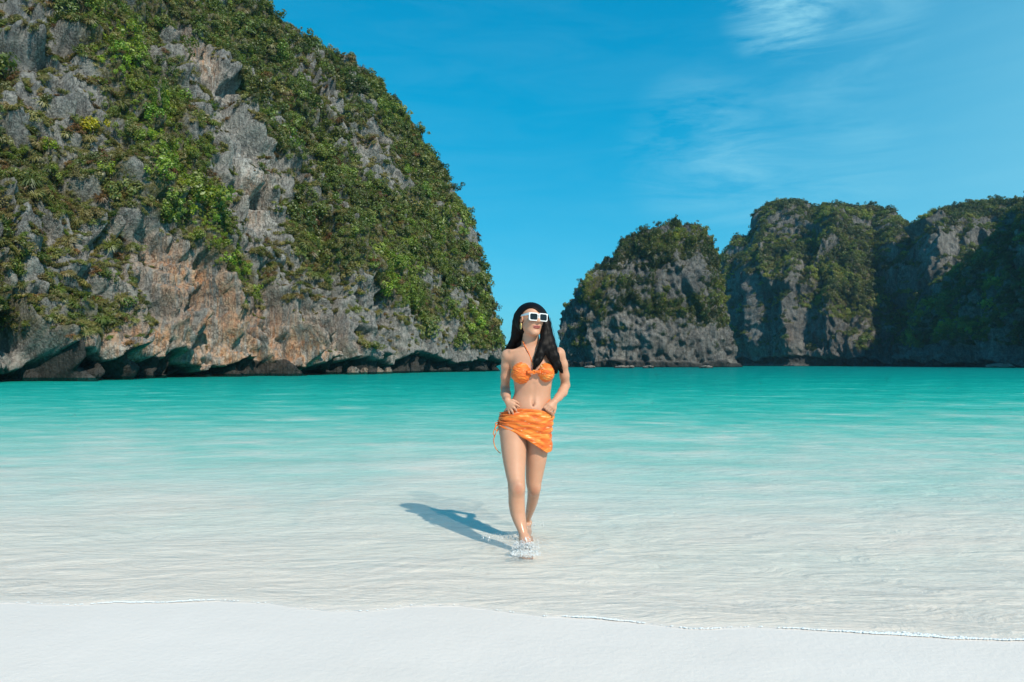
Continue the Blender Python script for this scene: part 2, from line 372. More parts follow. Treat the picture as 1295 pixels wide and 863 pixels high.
def soften(d, n):
    for _ in range(n):
        for ax in (0, 1):
            e = np.pad(d, [(1, 1) if k == ax else (0, 0) for k in (0, 1)], mode='edge')
            d = (e[2:] + 2 * d + e[:-2]) / 4 if ax == 0 else (e[:, 2:] + 2 * d + e[:, :-2]) / 4
    return d
def make_cliff(name, mat, base, tvals, scale, seed, label, outward, slant=0.0, notch_h=2.0, notch_d=2.4, bulges=(), amp=1.0, flute=2.6, ledge=1.5, soft=1.0, taper=None, facet=1.0, fw=7.5, fz=.20):
    """base: (ns, nt, 3) smooth form. Large buttresses, gullies, tilted facets and cracks are added along the normal."""
    nrm = grid_normals(base) * outward
    B = base.copy()
    p = base / scale
    ps = p.copy(); ps[..., 0] += slant * ps[..., 2]                         # dipping joints
    edge = 1.0
    warp = np.stack([fbm(p / 7.0, 2, seed + 30), fbm(p / 7.0, 2, seed + 31), fbm(p / 7.0, 2, seed + 32)], -1)
    pw = ps + 2.2 * warp
    d = 3.6 * fbm(p / 24 * np.array([1, 1, .55]), 3, seed) * soft
    d += flute * fbm(pw / fw * np.array([1, 1, fz]), 4, seed + 3, ridged=True)          # gullies and fluting down the face
    f1, e1 = facets(pw / 6.0 * np.array([1, 1, .42]), seed + 1, 1.0); d += soften(3.6 * facet * f1, 2)
    f2, e2 = facets(pw / 2.3 * np.array([1, 1, .5]), seed + 2, 1.0); d += soften(2.0 * facet * f2, 1)
    f3, e3 = facets((ps + .5 * warp) / .85 * np.array([1, 1, .7]), seed + 4, 1.0); d += soften(.95 * f3, 1)
    d += .55 * fbm(p / 1.3, 3, seed + 9)
    # bedding: each bed overhangs the one below and ends in a ledge
    bed = base[..., 2] / scale / 4.3 + .35 * base[..., 0] / scale / 9 + 1.1 * fbm(p / 13, 2, seed + 40); fr = bed - np.floor(bed)
    d += ledge * (fr ** 1.5 * sstep(1.0, .90, fr)) * (.35 + .9 * np.clip(fbm(p / 6, 2, seed + 41) + .3, 0, 1))
    d = d - d.mean()
    if taper is not None: d = d * taper
    d *= scale * amp
    for (s0, w, t0, t1, a) in bulges:
        s = np.linspace(0, 1, base.shape[0])[:, None]; tt = np.asarray(tvals)[None, :]
        d = d + a * np.exp(-((s - s0) / w) ** 2) * sstep(t0 - .15, t0 + .1, tt) * sstep(t1 + .15, t1 - .1, tt)
    P = B + nrm * d[..., None]
    # wave-cut notch just above the water
    hz = P[..., 2] if notch_h else None
    inw = -nrm.copy(); inw[..., 2] = 0; inw /= np.linalg.norm(inw, axis=-1, keepdims=True) + 1e-6
    q = np.stack([base[..., 0], base[..., 1], 0 * base[..., 0]], -1) / scale
    H = notch_h * (0.72 + 1.5 * fbm(q / 9.0, 3, seed + 20) + .25 * fbm(q / 1.1, 2, seed + 21)); H = np.clip(H, .12 * notch_h, 2 * notch_h)
    zz = base[..., 2]
    inside = sstep(1.12, .80, zz / H) * sstep(-3.0, -0.5, zz + 0 * H)
    P = P + inw * (inside * notch_d * (0.8 + .7 * perlin(q / 3.3, seed + 22)))[..., None]
    o = mesh_obj(name, P.reshape(-1, 3), grid_faces(*P.shape[:2]) if outward > 0 else grid_faces(*P.shape[:2])[:, ::-1], mat)
    tag(o, label, 'cliff', kind='structure')
    nn = grid_normals(P) * outward
    return o, P, nn, inside

def spline(pts, n, key=None):
    """smooth interpolation of control rows, parameterised by their cumulative weight"""
    pts = np.asarray(pts, float); k = np.arange(len(pts)) if key is None else np.asarray(key, float)
    k = (k - k[0]) / (k[-1] - k[0]); x = np.linspace(0, 1, n)
    m = np.gradient(pts, k, axis=0)
    i = np.clip(np.searchsorted(k, x, 'right') - 1, 0, len(k) - 2); h = (k[i + 1] - k[i])[:, None]; u = ((x - k[i]) / (k[i + 1] - k[i]))[:, None]
    return (2*u**3-3*u**2+1)*pts[i] + (u**3-2*u**2+u)*h*m[i] + (-2*u**3+3*u**2)*pts[i+1] + (u**3-u**2)*h*m[i+1]

def wall_base(rows, ns, nt_front, nt_back, profile, back=.7, key=None, low=-3.0):
    """rows: (water px, water Y, crest px, crest py, crest Y). Rises from the waterline to the crest, then falls away behind it."""
    ctrl = []
    for (wx, wy, cx, cy, cY) in rows:
        c = unproj(cx, cy, cY); ctrl.append([(wx - 647.5) / FPX * wy * 1.0, wy, c[0], c[1], c[2]])
    C = spline(ctrl, ns, key)
    tf = np.linspace(0, 1, nt_front) ** 1.15; tb = 1 + np.linspace(0, 1, nt_back + 1)[1:]
    W = C[:, None, :2]; K = C[:, None, 2:4]; Z = C[:, None, 4]
    a, bz = profile(tf)
    xy = W + (K - W) * a[None, :, None]; z = low + (Z - low) * bz[None, :]
    front = np.concatenate([xy, z[..., None]], -1)
    dr = (K - W); dr = dr / (np.linalg.norm(dr, axis=-1, keepdims=True) + 1e-6)
    u = (tb - 1)
    xyb = K + dr * (np.abs(Z) * back * u[None, :] ** .8 + 2 * u[None, :])[..., None]
    zb = low + (Z - low) * (1 - u[None, :] ** 1.7)
    return np.concatenate([front, np.concatenate([xyb, zb[..., None]], -1)], 1), np.concatenate([tf, tb])

# the tall cliff: water's edge and skyline read from the photograph, distances from where it meets the water
rowsL = [(-520, 30, -640, -150, 92), (-260, 39, -330, -200, 108), (-90, 46, -140, -205, 122), (0, 51, -30, -195, 130), (110, 57, 90, -170, 137),
         (220, 66, 195, -118, 141), (300, 74, 265, -62, 142), (345, 78, 312, 2, 142), (385, 82, 345, 42, 142), (415, 86, 372, 64, 142), (445, 90, 405, 74, 141),
         (480, 96, 442, 88, 140), (512, 102, 471, 114, 139), (545, 108, 505, 148, 138), (575, 114, 538, 192, 137), (600, 119, 563, 232, 136),
         (616, 122.5, 583, 266, 135), (626, 125, 595, 308, 134), (633, 127, 608, 352, 133), (638, 128.5, 621, 394, 132), (641.5, 129.5, 634, 434, 131.3), (643, 130, 642.5, 464, 131)]
kL = [0, 1.0, 1.8, 2.4, 3.0, 3.7, 4.3, 4.65, 4.95, 5.2, 5.5, 5.85, 6.2, 6.55, 6.9, 7.2, 7.45, 7.7, 7.95, 8.15, 8.3, 8.4]
def profL(t): return (0.80 * t ** 1.15 + 0.20 * t ** 3), (1 - (1 - t) ** 1.16)
baseL, tL = wall_base(rowsL, 800, 430, 60, profL, key=kL)
# make it broken and steep low down: taper detail towards the tip end so the point stays on its skyline
cliffL, PL, NL, notL = make_cliff('cliff', m_rock, baseL, tL, 1.0, 50, 'tall sunlit limestone cliff with overhanging foot and thick green growth', 1,
                                 slant=.35, notch_h=2.1, notch_d=2.6, amp=.85, taper=1 - .72 * sstep(.60, .88, np.linspace(0, 1, 800))[:, None])

def closed_dome(outl, Yc, ny, nth, nz, depth_ratio, low=-3):
    """rounded rock stack: left and right skyline give its half widths at each height; closed all round"""
    left, right, top = outl
    zt = unproj(top[0], top[1], Yc)[2]
    def prof(side):
        P = np.array([unproj(x, y, Yc) for x, y in side]); return P[:, 2], P[:, 0]
    zl, xl = prof(left); zr, xr = prof(right); xt = unproj(top[0], top[1], Yc)[0]
    v = np.linspace(0, 1, nz); z = low + (zt - low) * (1 - (1 - v) ** 1.5)
    XL = np.interp(z, np.append(zl, zt), np.append(xl, xt)); XR = np.interp(z, np.append(zr, zt), np.append(xr, xt))
    th = np.linspace(-math.pi * 1.02, math.pi * 1.02, nth)                      # 0 = towards the camera
    mid = (XL + XR) / 2; hw = (XR - XL) / 2
    X = mid[None] + hw[None] * np.sin(th)[:, None]; Y = Yc - (hw * depth_ratio)[None] * np.cos(th)[:, None]
    return np.stack([X, Y, np.broadcast_to(z[None], X.shape)], -1), v
domeL = [(716, 463), (710, 440), (709, 407), (716, 379), (735, 358), (754, 351), (766, 339), (784, 317), (801, 300), (826, 289)]
domeR = [(926, 463), (922, 430), (918, 412), (912.5, 379), (910, 351), (906, 326), (899, 309), (887, 296), (870, 286)]
baseD, tD = closed_dome((domeL, domeR, (851, 282.5)), 285, 0, 520, 230, .62)
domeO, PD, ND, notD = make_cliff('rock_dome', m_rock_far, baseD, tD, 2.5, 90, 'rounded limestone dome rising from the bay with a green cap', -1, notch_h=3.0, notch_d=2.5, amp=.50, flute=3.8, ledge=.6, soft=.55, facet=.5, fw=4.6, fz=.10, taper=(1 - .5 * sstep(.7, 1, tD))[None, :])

rowsM = [(880, 436, 885, 395, 470), (905, 425, 903, 352, 465), (922, 415, 918, 320, 460), (940, 405, 936, 302, 458), (958, 398, 951, 296, 455), (968, 394, 956, 280, 455), (980, 390, 968, 266, 455), (1000, 384, 988, 257.5, 452),
         (1018, 378, 1006, 256.5, 450), (1035, 372, 1028, 264, 446), (1052, 368, 1050, 261, 442), (1080, 361, 1082, 264, 436), (1105, 356, 1104, 261, 430), (1126, 351, 1124, 268, 425), (1142, 347, 1140, 278, 422),
         (1152, 344, 1151, 288, 420), (1168, 341, 1168, 286, 417), (1182, 338, 1182, 274, 412), (1205, 332, 1208, 266, 406), (1240, 324, 1240, 260, 398), (1300, 310, 1300, 256, 385), (1450, 285, 1450, 262, 360), (1700, 240, 1700, 280, 320)]
kM = np.array([r_[2] for r_ in rowsM], float)
def profM(t): return (0.55 * t ** 1.0 + 0.45 * t ** 3.2), (1 - (1 - t) ** 1.25)
baseM, tM = wall_base(rowsM, 760, 230, 40, profM, key=kM)
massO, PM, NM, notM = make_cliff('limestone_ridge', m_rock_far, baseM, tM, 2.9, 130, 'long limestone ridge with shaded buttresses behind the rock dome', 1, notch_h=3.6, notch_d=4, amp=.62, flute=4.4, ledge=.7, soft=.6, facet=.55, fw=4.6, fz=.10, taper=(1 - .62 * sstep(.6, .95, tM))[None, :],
                                 bulges=((.085, .03, .05, .62, 12), (.14, .028, .0, .45, 16), (.30, .035, .0, .5, -12), (.38, .04, 0, .75, 14), (.27, .02, .5, .9, -10), (.205, .025, .1, .8, 10)))

rowsH = [(1128, 338, 1132, 460, 345), (1134, 330, 1146, 444, 340), (1142, 320, 1166, 418, 335), (1154, 308, 1190, 386, 328), (1164, 300, 1203, 352, 324), (1176, 292, 1222, 338, 318), (1192, 282, 1242, 330, 312), (1210, 272, 1258, 304, 306),
         (1234, 262, 1278, 280, 298), (1262, 250, 1297, 258, 292), (1330, 226, 1345, 215, 278), (1450, 192, 1450, 170, 250), (1700, 150, 1700, 120, 210)]
kH = np.array([r_[2] for r_ in rowsH], float)
baseH, tH = wall_base(rowsH, 420, 230, 40, profM, key=kH)
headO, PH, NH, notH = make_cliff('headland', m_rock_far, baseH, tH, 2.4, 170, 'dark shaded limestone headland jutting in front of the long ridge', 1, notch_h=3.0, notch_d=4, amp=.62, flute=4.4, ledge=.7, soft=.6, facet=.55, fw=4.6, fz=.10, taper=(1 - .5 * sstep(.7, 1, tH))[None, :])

# ------------------------------------------------------------------ where growth covers the rock (read from the photograph)
def blobs(px, py, lst):
    out = np.zeros_like(px)
    for (cx, cy, rx, ry, ang, w) in lst:
        a = math.radians(ang); dx = px - cx; dy = py - cy
        u = (dx * math.cos(a) + dy * math.sin(a)) / rx; v = (-dx * math.sin(a) + dy * math.cos(a)) / ry
        out = out + w * np.exp(-(u * u + v * v))
    return out
px, py, _ = proj(PL)
rockL = blobs(px, py, [(40, 95, 70, 40, 55, 1.3), (95, 120, 75, 26, 55, .9), (20, 20, 45, 28, 50, .8), (75, 35, 40, 14, 60, .8), (258, 82, 48, 17, 58, 1.7), (190, 95, 45, 12, 60, .7),
                       (290, 160, 55, 20, 70, 1.2), (312, 230, 95, 30, 78, 1.35), (340, 330, 80, 34, 72, .9), (430, 134, 42, 14, 35, 1.2), (392, 92, 20, 13, 20, 1.3), (468, 178, 30, 12, 25, 1.2), (370, 170, 55, 10, 60, .6),
                       (30, 300, 60, 40, 30, .8), (70, 330, 40, 40, 0, .7), (130, 250, 90, 22, 40, .7), (200, 300, 60, 30, 45, .8), (230, 360, 120, 55, 20, 1.6), (100, 455, 150, 26, 0, 1.5), (290, 440, 150, 45, 0, 1.8), (400, 420, 60, 60, 70, 1.1),
                       (470, 380, 36, 14, 70, 1.1), (520, 440, 42, 22, 0, 1.2), (600, 448, 60, 18, 0, 1.0), (565, 412, 22, 14, 60, .9), (535, 358, 22, 14, 30, .8), (575, 290, 22, 8, 60, .7), (450, 265, 40, 12, 40, .8), (490, 275, 16, 10, 0, .7),
                       (185, 205, 18, 14, 0, .9), (400, 240, 60, 14, 70, .6), (590, 360, 40, 8, 65, .5)])
greenL = blobs(px, py, [(150, 60, 70, 34, 50, 1.1), (210, 190, 120, 36, 58, 1.3), (270, 310, 80, 30, 52, 1.5), (330, 375, 40, 26, 60, 1.0), (500, 330, 60, 50, 40, 1.0), (515, 290, 90, 45, 30, .8), (550, 200, 60, 30, 50, .6), (465, 440, 14, 34, 8, 1.2),
                        (250, 20, 120, 30, 10, .9), (360, 110, 70, 50, 30, .8), (420, 300, 40, 40, 30, .6), (560, 380, 50, 22, 40, .8), (400, 200, 80, 26, 35, .6), (610, 420, 25, 25, 0, .7), (40, 215, 60, 22, 30, .6)])
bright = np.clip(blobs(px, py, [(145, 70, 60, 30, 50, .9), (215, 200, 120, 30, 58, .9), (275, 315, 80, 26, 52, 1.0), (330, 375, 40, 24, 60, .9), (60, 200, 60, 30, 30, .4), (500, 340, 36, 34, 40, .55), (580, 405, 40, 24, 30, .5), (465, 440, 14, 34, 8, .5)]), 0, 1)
dryg = np.clip(blobs(px, py, [(60, 300, 120, 90, 10, .9), (70, 400, 110, 45, 0, 1.1), (60, 120, 90, 80, 50, .5), (40, 30, 90, 40, 0, .6), (190, 270, 60, 30, 40, .6), (380, 330, 60, 90, 60, .45), (600, 430, 40, 18, 0, .4)]), 0, 1)
stainL = np.clip(blobs(px, py, [(240, 350, 80, 34, 20, 1.0), (290, 430, 110, 38, 0, 1.1), (170, 430, 80, 20, 0, .8), (258, 78, 40, 12, 58, .9), (325, 230, 14, 40, 80, .3), (490, 272, 12, 8, 0, .7), (470, 180, 22, 8, 0, .5), (385, 445, 50, 20, 0, .7), (240, 460, 160, 12, 0, .5), (322, 255, 12, 40, 0, .6)]), 0, 1)
paleL = np.clip(blobs(px, py, [(268, 98, 30, 10, 62, 1.3), (320, 220, 90, 26, 80, 1.0), (120, 455, 110, 18, 0, 1.1), (430, 138, 30, 12, 30, .7), (300, 440, 120, 30, 0, .5), (440, 455, 60, 14, 0, .5), (110, 110, 60, 25, 50, .35)]), 0, 1)
nv = fbm(PL / 8.0, 5, 201); nv2 = fbm(PL / 1.8, 3, 207)
maskL = .36 + 1.15 * greenL - 1.15 * rockL + 2.4 * nv + 1.2 * nv2 + .38 * dryg + .35 * (NL[..., 2] - .45)
maskL = np.where(PL[..., 2] < 3.2 + 2 * nv, -1, maskL)
vegL = sstep(.15, .75, maskL)
front = (tL <= 1.30)[None, :]
for nm_, dat in (('veg', np.clip(vegL + .5 * dryg * sstep(-.6, .2, maskL), 0, 1)), ('stain', stainL), ('pale', paleL), ('notch', notL * .92)): attr(cliffL, nm_, dat.ravel())

def far_masks(P, nn, nt_, seed, thr, lo):
    sc_ = 6.0
    m = thr + 1.7 * (nn[..., 2] - .42) + 1.0 * fbm(P / 22, 4, seed) + .6 * fbm(P / 6, 2, seed + 5)
    m = np.where(P[..., 2] < lo + 6 * fbm(P / 15, 2, seed + 8), -1, m)
    return m
mD = far_masks(PD, ND, notD, 301, .46, 9); mD = mD + 1.0 * sstep(24, 46, PD[..., 2])
_x, _y, _ = proj(PD); mD = mD + blobs(_x, _y, [(850, 388, 60, 12, 5, 1.3), (895, 400, 18, 30, -20, 1.0), (750, 372, 12, 30, 0, 1.0), (820, 320, 50, 30, 0, .6), (860, 350, 24, 26, 0, -1.4), (790, 430, 60, 30, 0, -.6), (880, 440, 50, 22, 0, -.8)])
mM = far_masks(PM, NM, notM, 331, .44, 8); _x, _y, _ = proj(PM); mM = mM + blobs(_x, _y, [(1075, 330, 34, 40, 20, 1.2), (1085, 378, 60, 18, 0, 1.2), (985, 318, 45, 12, -20, 1.0), (1000, 285, 30, 16, 0, -.9), (1105, 285, 30, 16, 0, -.8), (940, 370, 26, 60, 0, -.8), (1180, 330, 28, 50, 0, -.9), (1010, 420, 50, 40, 0, -1.0), (1230, 290, 36, 16, 0, -.7)])
mH = far_masks(PH, NH, notH, 361, .75, 10)
for o_, m_, no_, P_ in ((domeO, mD, notD, PD), (massO, mM, notM, PM), (headO, mH, notH, PH)):
    attr(o_, 'veg', sstep(.1, .6, m_).ravel()); attr(o_, 'notch', (no_ * .9).ravel())
    q = fbm(P_ / 30, 3, 77); attr(o_, 'stain', (sstep(.15, .4, q) * .45 * sstep(30, 8, P_[..., 2])).ravel()); attr(o_, 'pale', (sstep(.0, .35, fbm(P_ / 26, 3, 79)) * .6).ravel())
# ------------------------------------------------------------------ foliage
def leaf_mat(name, typ, colour=None):
    m, t, b, o = new_mat(name)
    tint = attr_n(t, 'tint', 'GEOMETRY', 'Color')
    if typ == 'INSTANCER': base = attr_n(t, 'col', 'INSTANCER', 'Color')
    else: base = mixc(t, noise_n(t, .9, 3, .6, mapped(t)), tuple(.75 * v for v in colour), tuple(1.25 * v for v in colour))
    c = mixc(t, 1.0, base, tint, 'MULTIPLY')
    d = N(t, 'ShaderNodeBsdfDiffuse'); L(t, c, d.inputs[0])
    tr = N(t, 'ShaderNodeBsdfTranslucent'); L(t, mixc(t, 1.0, c, (1.0, 1.1, .5), 'MULTIPLY'), tr.inputs[0])
    g = N(t, 'ShaderNodeBsdfGlossy', inp={'Roughness': .45}); g.inputs[0].default_value = (.9, .95, 1, 1)
    m1 = N(t, 'ShaderNodeMixShader'); m1.inputs[0].default_value = .33; L(t, d.outputs[0], m1.inputs[1]); L(t, tr.outputs[0], m1.inputs[2])
    m2 = N(t, 'ShaderNodeMixShader'); m2.inputs[0].default_value = .035; L(t, m1.outputs[0], m2.inputs[1]); L(t, g.outputs[0], m2.inputs[2])
    L(t, m2.outputs[0], o.inputs[0]); t.nodes.remove(b); return m
m_leaf = leaf_mat('shrub_leaves', 'INSTANCER')

def leaf_cloud(rs, centers, n, size, shell=.55, flat=1.0, up=.5, elong=1.5):
    """n leaf faces spread over a handful of leaf clumps (x, y, z, r)"""
    centers = np.asarray(centers, float); w = centers[:, 3] ** 2; ci = rs.choice(len(centers), n, p=w / w.sum())
    d = rs.normal(size=(n, 3)); d /= np.linalg.norm(d, axis=1)[:, None]
    r = shell + (1 - shell) * rs.rand(n) ** .6
    P = centers[ci, :3] + d * (centers[ci, 3] * r)[:, None] * np.array([1, 1, flat])
    nrm = d + np.array([0, 0, up]) + rs.normal(size=(n, 3)) * .45; nrm /= np.linalg.norm(nrm, axis=1)[:, None]
    a = np.cross(nrm, rs.normal(size=(n, 3))); a /= np.linalg.norm(a, axis=1)[:, None]; b = np.cross(nrm, a)
    s = size * rs.uniform(.6, 1.3, n)[:, None]
    V = np.stack([P - a * s * elong, P - b * s * .7 + nrm * s * .12, P + a * s * elong * .8 - nrm * s * .15, P + b * s * .7 + nrm * s * .12], 1).reshape(-1, 3)
    F = np.arange(n * 4).reshape(-1, 4)
    g = rs.uniform(.72, 1.28, n); y = rs.uniform(-.10, .14, n)
    T = np.repeat(np.stack([g * (1 + y), g, g * (1 - y), np.ones(n)], 1), 4, 0)
    return V, F, T
protos = bpy.data.collections.new('shrub_shapes')
def proto(i, V, F, T):
    o = mesh_obj('shape_%02d' % i, V, F, m_leaf, smooth=False, link=False); attr(o, 'tint', T, 'FLOAT_COLOR'); protos.objects.link(o)
rs = np.random.RandomState(11)
for i in range(4):        # rounded shrubs of several clumps
    cs = [(0, 0, .1, .55)] + [(*(rs.normal(size=2) * .42), rs.uniform(0, .55), rs.uniform(.25, .45)) for _ in range(7)]
    proto(i, *leaf_cloud(rs, cs, 330, .085))
for i in range(4, 6):     # open small trees
    cs = [(*(rs.normal(size=2) * .5), rs.uniform(.2, 1.1), rs.uniform(.2, .38)) for _ in range(9)]
    proto(i, *leaf_cloud(rs, cs, 340, .08))
for i in range(6, 8):     # tufts of long grass and hanging creepers
    n = 110; V = []; T = []
    for k in range(n):
        a = rs.uniform(0, 6.283); r0 = rs.rand() * .45; ln = rs.uniform(.5, 1.05); bend = rs.uniform(.3, 1.0)
        p0 = np.array([math.cos(a) * r0, math.sin(a) * r0, -.1]); dr = np.array([math.cos(a), math.sin(a), 0]); sd_ = np.array([-math.sin(a), math.cos(a), 0]) * .035
        p1 = p0 + dr * ln * .35 * bend + np.array([0, 0, ln * .6]); p2 = p0 + dr * ln * .95 * bend + np.array([0, 0, ln * (.75 - .55 * bend)])
        g = rs.uniform(.7, 1.3)
        V += [p0 - sd_, p0 + sd_, p1 + sd_, p1 - sd_, p1 - sd_, p1 + sd_, p2 + sd_ * .2, p2 - sd_ * .2]; T += [(g, g, g * .9, 1)] * 8
    proto(i, np.array(V), np.arange(len(V)).reshape(-1, 4), np.array(T))

def gn_group():
    g = bpy.data.node_groups.new('scatter_shrubs', 'GeometryNodeTree')
    g.interface.new_socket('Geometry', in_out='INPUT', socket_type='NodeSocketGeometry'); g.interface.new_socket('Geometry', in_out='OUTPUT', socket_type='NodeSocketGeometry')
    gi = g.nodes.new('NodeGroupInput'); go = g.nodes.new('NodeGroupOutput')
    ci = g.nodes.new('GeometryNodeCollectionInfo'); ci.inputs[0].default_value = protos; ci.inputs['Separate Children'].default_value = True; ci.inputs['Reset Children'].default_value = True
    ip = g.nodes.new('GeometryNodeInstanceOnPoints'); ip.inputs['Pick Instance'].default_value = True
    def na(name, typ):
        n = g.nodes.new('GeometryNodeInputNamedAttribute'); n.data_type = typ; n.inputs[0].default_value = name; return n.outputs[0]
    g.links.new(gi.outputs[0], ip.inputs['Points']); g.links.new(ci.outputs[0], ip.inputs['Instance'])
    g.links.new(na('idx', 'INT'), ip.inputs['Instance Index']); g.links.new(na('rot', 'FLOAT_VECTOR'), ip.inputs['Rotation']); g.links.new(na('scl', 'FLOAT_VECTOR'), ip.inputs['Scale'])
    g.links.new(ip.outputs[0], go.inputs[0]); return g
GN = gn_group()

def scatter(name, label, pos, nrm, idx, scl, colr, rs, lift=.15, align=.6):
    n = len(pos)
    ax = nrm * align + np.array([0, 0, 1.]) * (1 - align); ax /= np.linalg.norm(ax, axis=1)[:, None]
    rot = np.array([(Vector(a).to_track_quat('Z', 'Y') @ Matrix.Rotation(r, 3, 'Z').to_quaternion()).to_euler()[:] for a, r in zip(ax, rs.uniform(0, 6.28, n))])
    o = mesh_obj(name, pos + nrm * lift * scl[:, :1], [], None)
    attr(o, 'idx', idx, 'INT'); attr(o, 'rot', rot, 'FLOAT_VECTOR'); attr(o, 'scl', scl, 'FLOAT_VECTOR')
    attr(o, 'col', np.concatenate([colr, np.ones((n, 1))], 1), 'FLOAT_COLOR')
    md = o.modifiers.new('scatter', 'NODES'); md.node_group = GN
    tag(o, label, 'shrubs', kind='stuff'); return o

def cell_area(P):
    du = np.gradient(P, axis=0); dv = np.gradient(P, axis=1); return np.linalg.norm(np.cross(du, dv), axis=-1)
def pick(rs, P, prob, n):
    w = (cell_area(P) * prob).ravel(); w = np.where(np.isfinite(w), w, 0); k = rs.choice(len(w), n, replace=True, p=w / w.sum()); return np.unique(k)
def jitter(rs, c, s=.18, h=.06):
    n = len(c); g = rs.normal(1, s, (n, 1)).clip(.5, 1.6); return np.clip(c * g * (1 + rs.normal(0, h, (n, 3))), .004, .6)

# tall cliff
rs = np.random.RandomState(21)
fpx, fpy, _ = proj(PL)
infr = ((fpx > -170) & (fpx < 700) & (fpy > -130)).astype(float) + .12
edgeboost = 1 + 1.2 * sstep(.9, 1.0, tL)[None, :]
k = pick(rs, PL, vegL * infr * front * edgeboost * (.55 + .6 * np.clip(nv2 + .5, 0, 1)), 44000)
pos = PL.reshape(-1, 3)[k]; nm = NL.reshape(-1, 3)[k]; br = bright.ravel()[k]; dg = dryg.ravel()[k]; n = len(k)
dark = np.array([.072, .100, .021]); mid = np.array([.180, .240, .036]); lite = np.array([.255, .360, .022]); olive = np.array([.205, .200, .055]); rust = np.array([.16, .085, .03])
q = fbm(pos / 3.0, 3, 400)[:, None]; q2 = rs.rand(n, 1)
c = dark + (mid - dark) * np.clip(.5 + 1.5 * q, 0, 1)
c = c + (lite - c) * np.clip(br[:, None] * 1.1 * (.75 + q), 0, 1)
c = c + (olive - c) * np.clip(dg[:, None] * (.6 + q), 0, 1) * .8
c = np.where(q2 < .13, olive, c); c = np.where(q2 > .992, rust, c); c = np.where((q2 > .93) & (q2 < .96), np.array([.16, .20, .05]), c)
idx = rs.randint(0, 6, n); idx = np.where(rs.rand(n) < dg * .75, rs.randint(6, 8, n), idx)
dist = np.linalg.norm(pos, axis=1)
s = rs.gamma(2.2, .18, n).clip(.14, 1.8) * (.6 + dist / 210); s = np.where(idx > 5, s * .8, s) * (.55 + 1.0 * np.clip(.5 + 1.3 * fbm(pos / 4.5, 2, 411), 0, 1))
scl = np.stack([s, s, s * rs.uniform(.7, 1.1, n)], 1)
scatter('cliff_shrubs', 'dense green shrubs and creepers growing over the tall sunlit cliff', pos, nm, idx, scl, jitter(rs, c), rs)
# sparse dry grass and small bushes clinging to the ledges of the bare rock
lw = np.clip(.12 + 1.3 * dryg + .9 * nv2 + .5 * NL[..., 2], 0, 1.6) * sstep(-1.6, .1, maskL) * (NL[..., 2] > -.05) * infr * front * (PL[..., 2] > 2.6)
k = pick(rs, PL, lw, 24000); pos = PL.reshape(-1, 3)[k]; nm = NL.reshape(-1, 3)[k]; n = len(k); dg = dryg.ravel()[k]
c = np.where(rs.rand(n, 1) < .72, np.array([.230, .205, .070]), np.array([.135, .165, .030])); c = np.where(rs.rand(n, 1) < .08, np.array([.20, .11, .04]), c)
idx = np.where(rs.rand(n) < .70, rs.randint(6, 8, n), rs.randint(0, 4, n)); s = rs.gamma(4, .115, n).clip(.15, 1.0) * (.7 + np.linalg.norm(pos, axis=1) / 220)
scatter('ledge_grass', 'dry yellowish grass tufts on ledges of the tall sunlit cliff', pos, nm, idx, np.stack([s, s, s * .8], 1), jitter(rs, c), rs)

def far_scatter(name, label, P, nn, m, n, seed, size, tmax=None, tv=None):
    rs = np.random.RandomState(seed); w = sstep(.1, .6, m)
    if tv is not None: w = w * (np.asarray(tv) < tmax)[None, :]
    fx, fy, _ = proj(P); w = w * ((fx > 600) & (fx < 1480) & (P[..., 1] < 520)) 
    k = pick(rs, P, w, n); pos = P.reshape(-1, 3)[k]; nm = nn.reshape(-1, 3)[k]; n = len(k)
    q = fbm(pos / 12, 3, seed)[:, None]; up = nm[:, 2:3]
    c = np.array([.055, .080, .020]) + (np.array([.25, .275, .042]) - np.array([.055, .080, .020])) * np.clip(.35 + 1.6 * q, 0, 1)
    c = np.where(rs.rand(n, 1) < .08, np.array([.15, .14, .05]), c)
    idx = rs.randint(0, 6, n); s = rs.gamma(6, .17, n).clip(.5, 2.2) * size
    scatter(name, label, pos, nm, idx, np.stack([s, s, s * rs.uniform(.7, 1.1, n)], 1), jitter(rs, c), rs)
far_scatter('dome_shrubs', 'green trees and shrubs capping the rounded rock dome', PD, ND, mD, 9000, 31, 1.25)
far_scatter('ridge_shrubs', 'dark green forest clinging to the long limestone ridge', PM, NM, mM, 17000, 33, 1.45, 1.35, tM)
far_scatter('headland_shrubs', 'dark green forest in shade over the jutting headland', PH, NH, mH, 8000, 35, 1.3, 1.35, tH)

# ------------------------------------------------------------------ trees and shrubs one can pick out
m_bark, t, b, o = new_mat('bark'); L(t, ramp(t, noise_n(t, 6, 4, .6, mapped(t, (3, 3, .6))), [(.3, (.16, .13, .10)), (.7, (.30, .26, .21))]).outputs[0], b.inputs['Base Color']); b.inputs['Roughness'].default_value = .9
m_dead, t, b, o = new_mat('bleached_wood'); L(t, ramp(t, noise_n(t, 6, 4, .6, mapped(t, (3, 3, .6))), [(.3, (.42, .38, .33)), (.7, (.62, .58, .52))]).outputs[0], b.inputs['Base Color']); b.inputs['Roughness'].default_value = .9
def cone_tube(pts, rads, n=6):
    V = []; F = []
    for i, p in enumerate(pts):
        for k in range(n): w = 2 * math.pi * k / n; V.append((p[0] + rads[i] * math.cos(w), p[1] + rads[i] * math.sin(w), p[2]))
    for i in range(len(pts) - 1):
        for k in range(n): F.append((i * n + k, i * n + (k + 1) % n, (i + 1) * n + (k + 1) % n, (i + 1) * n + k))
    return V, F
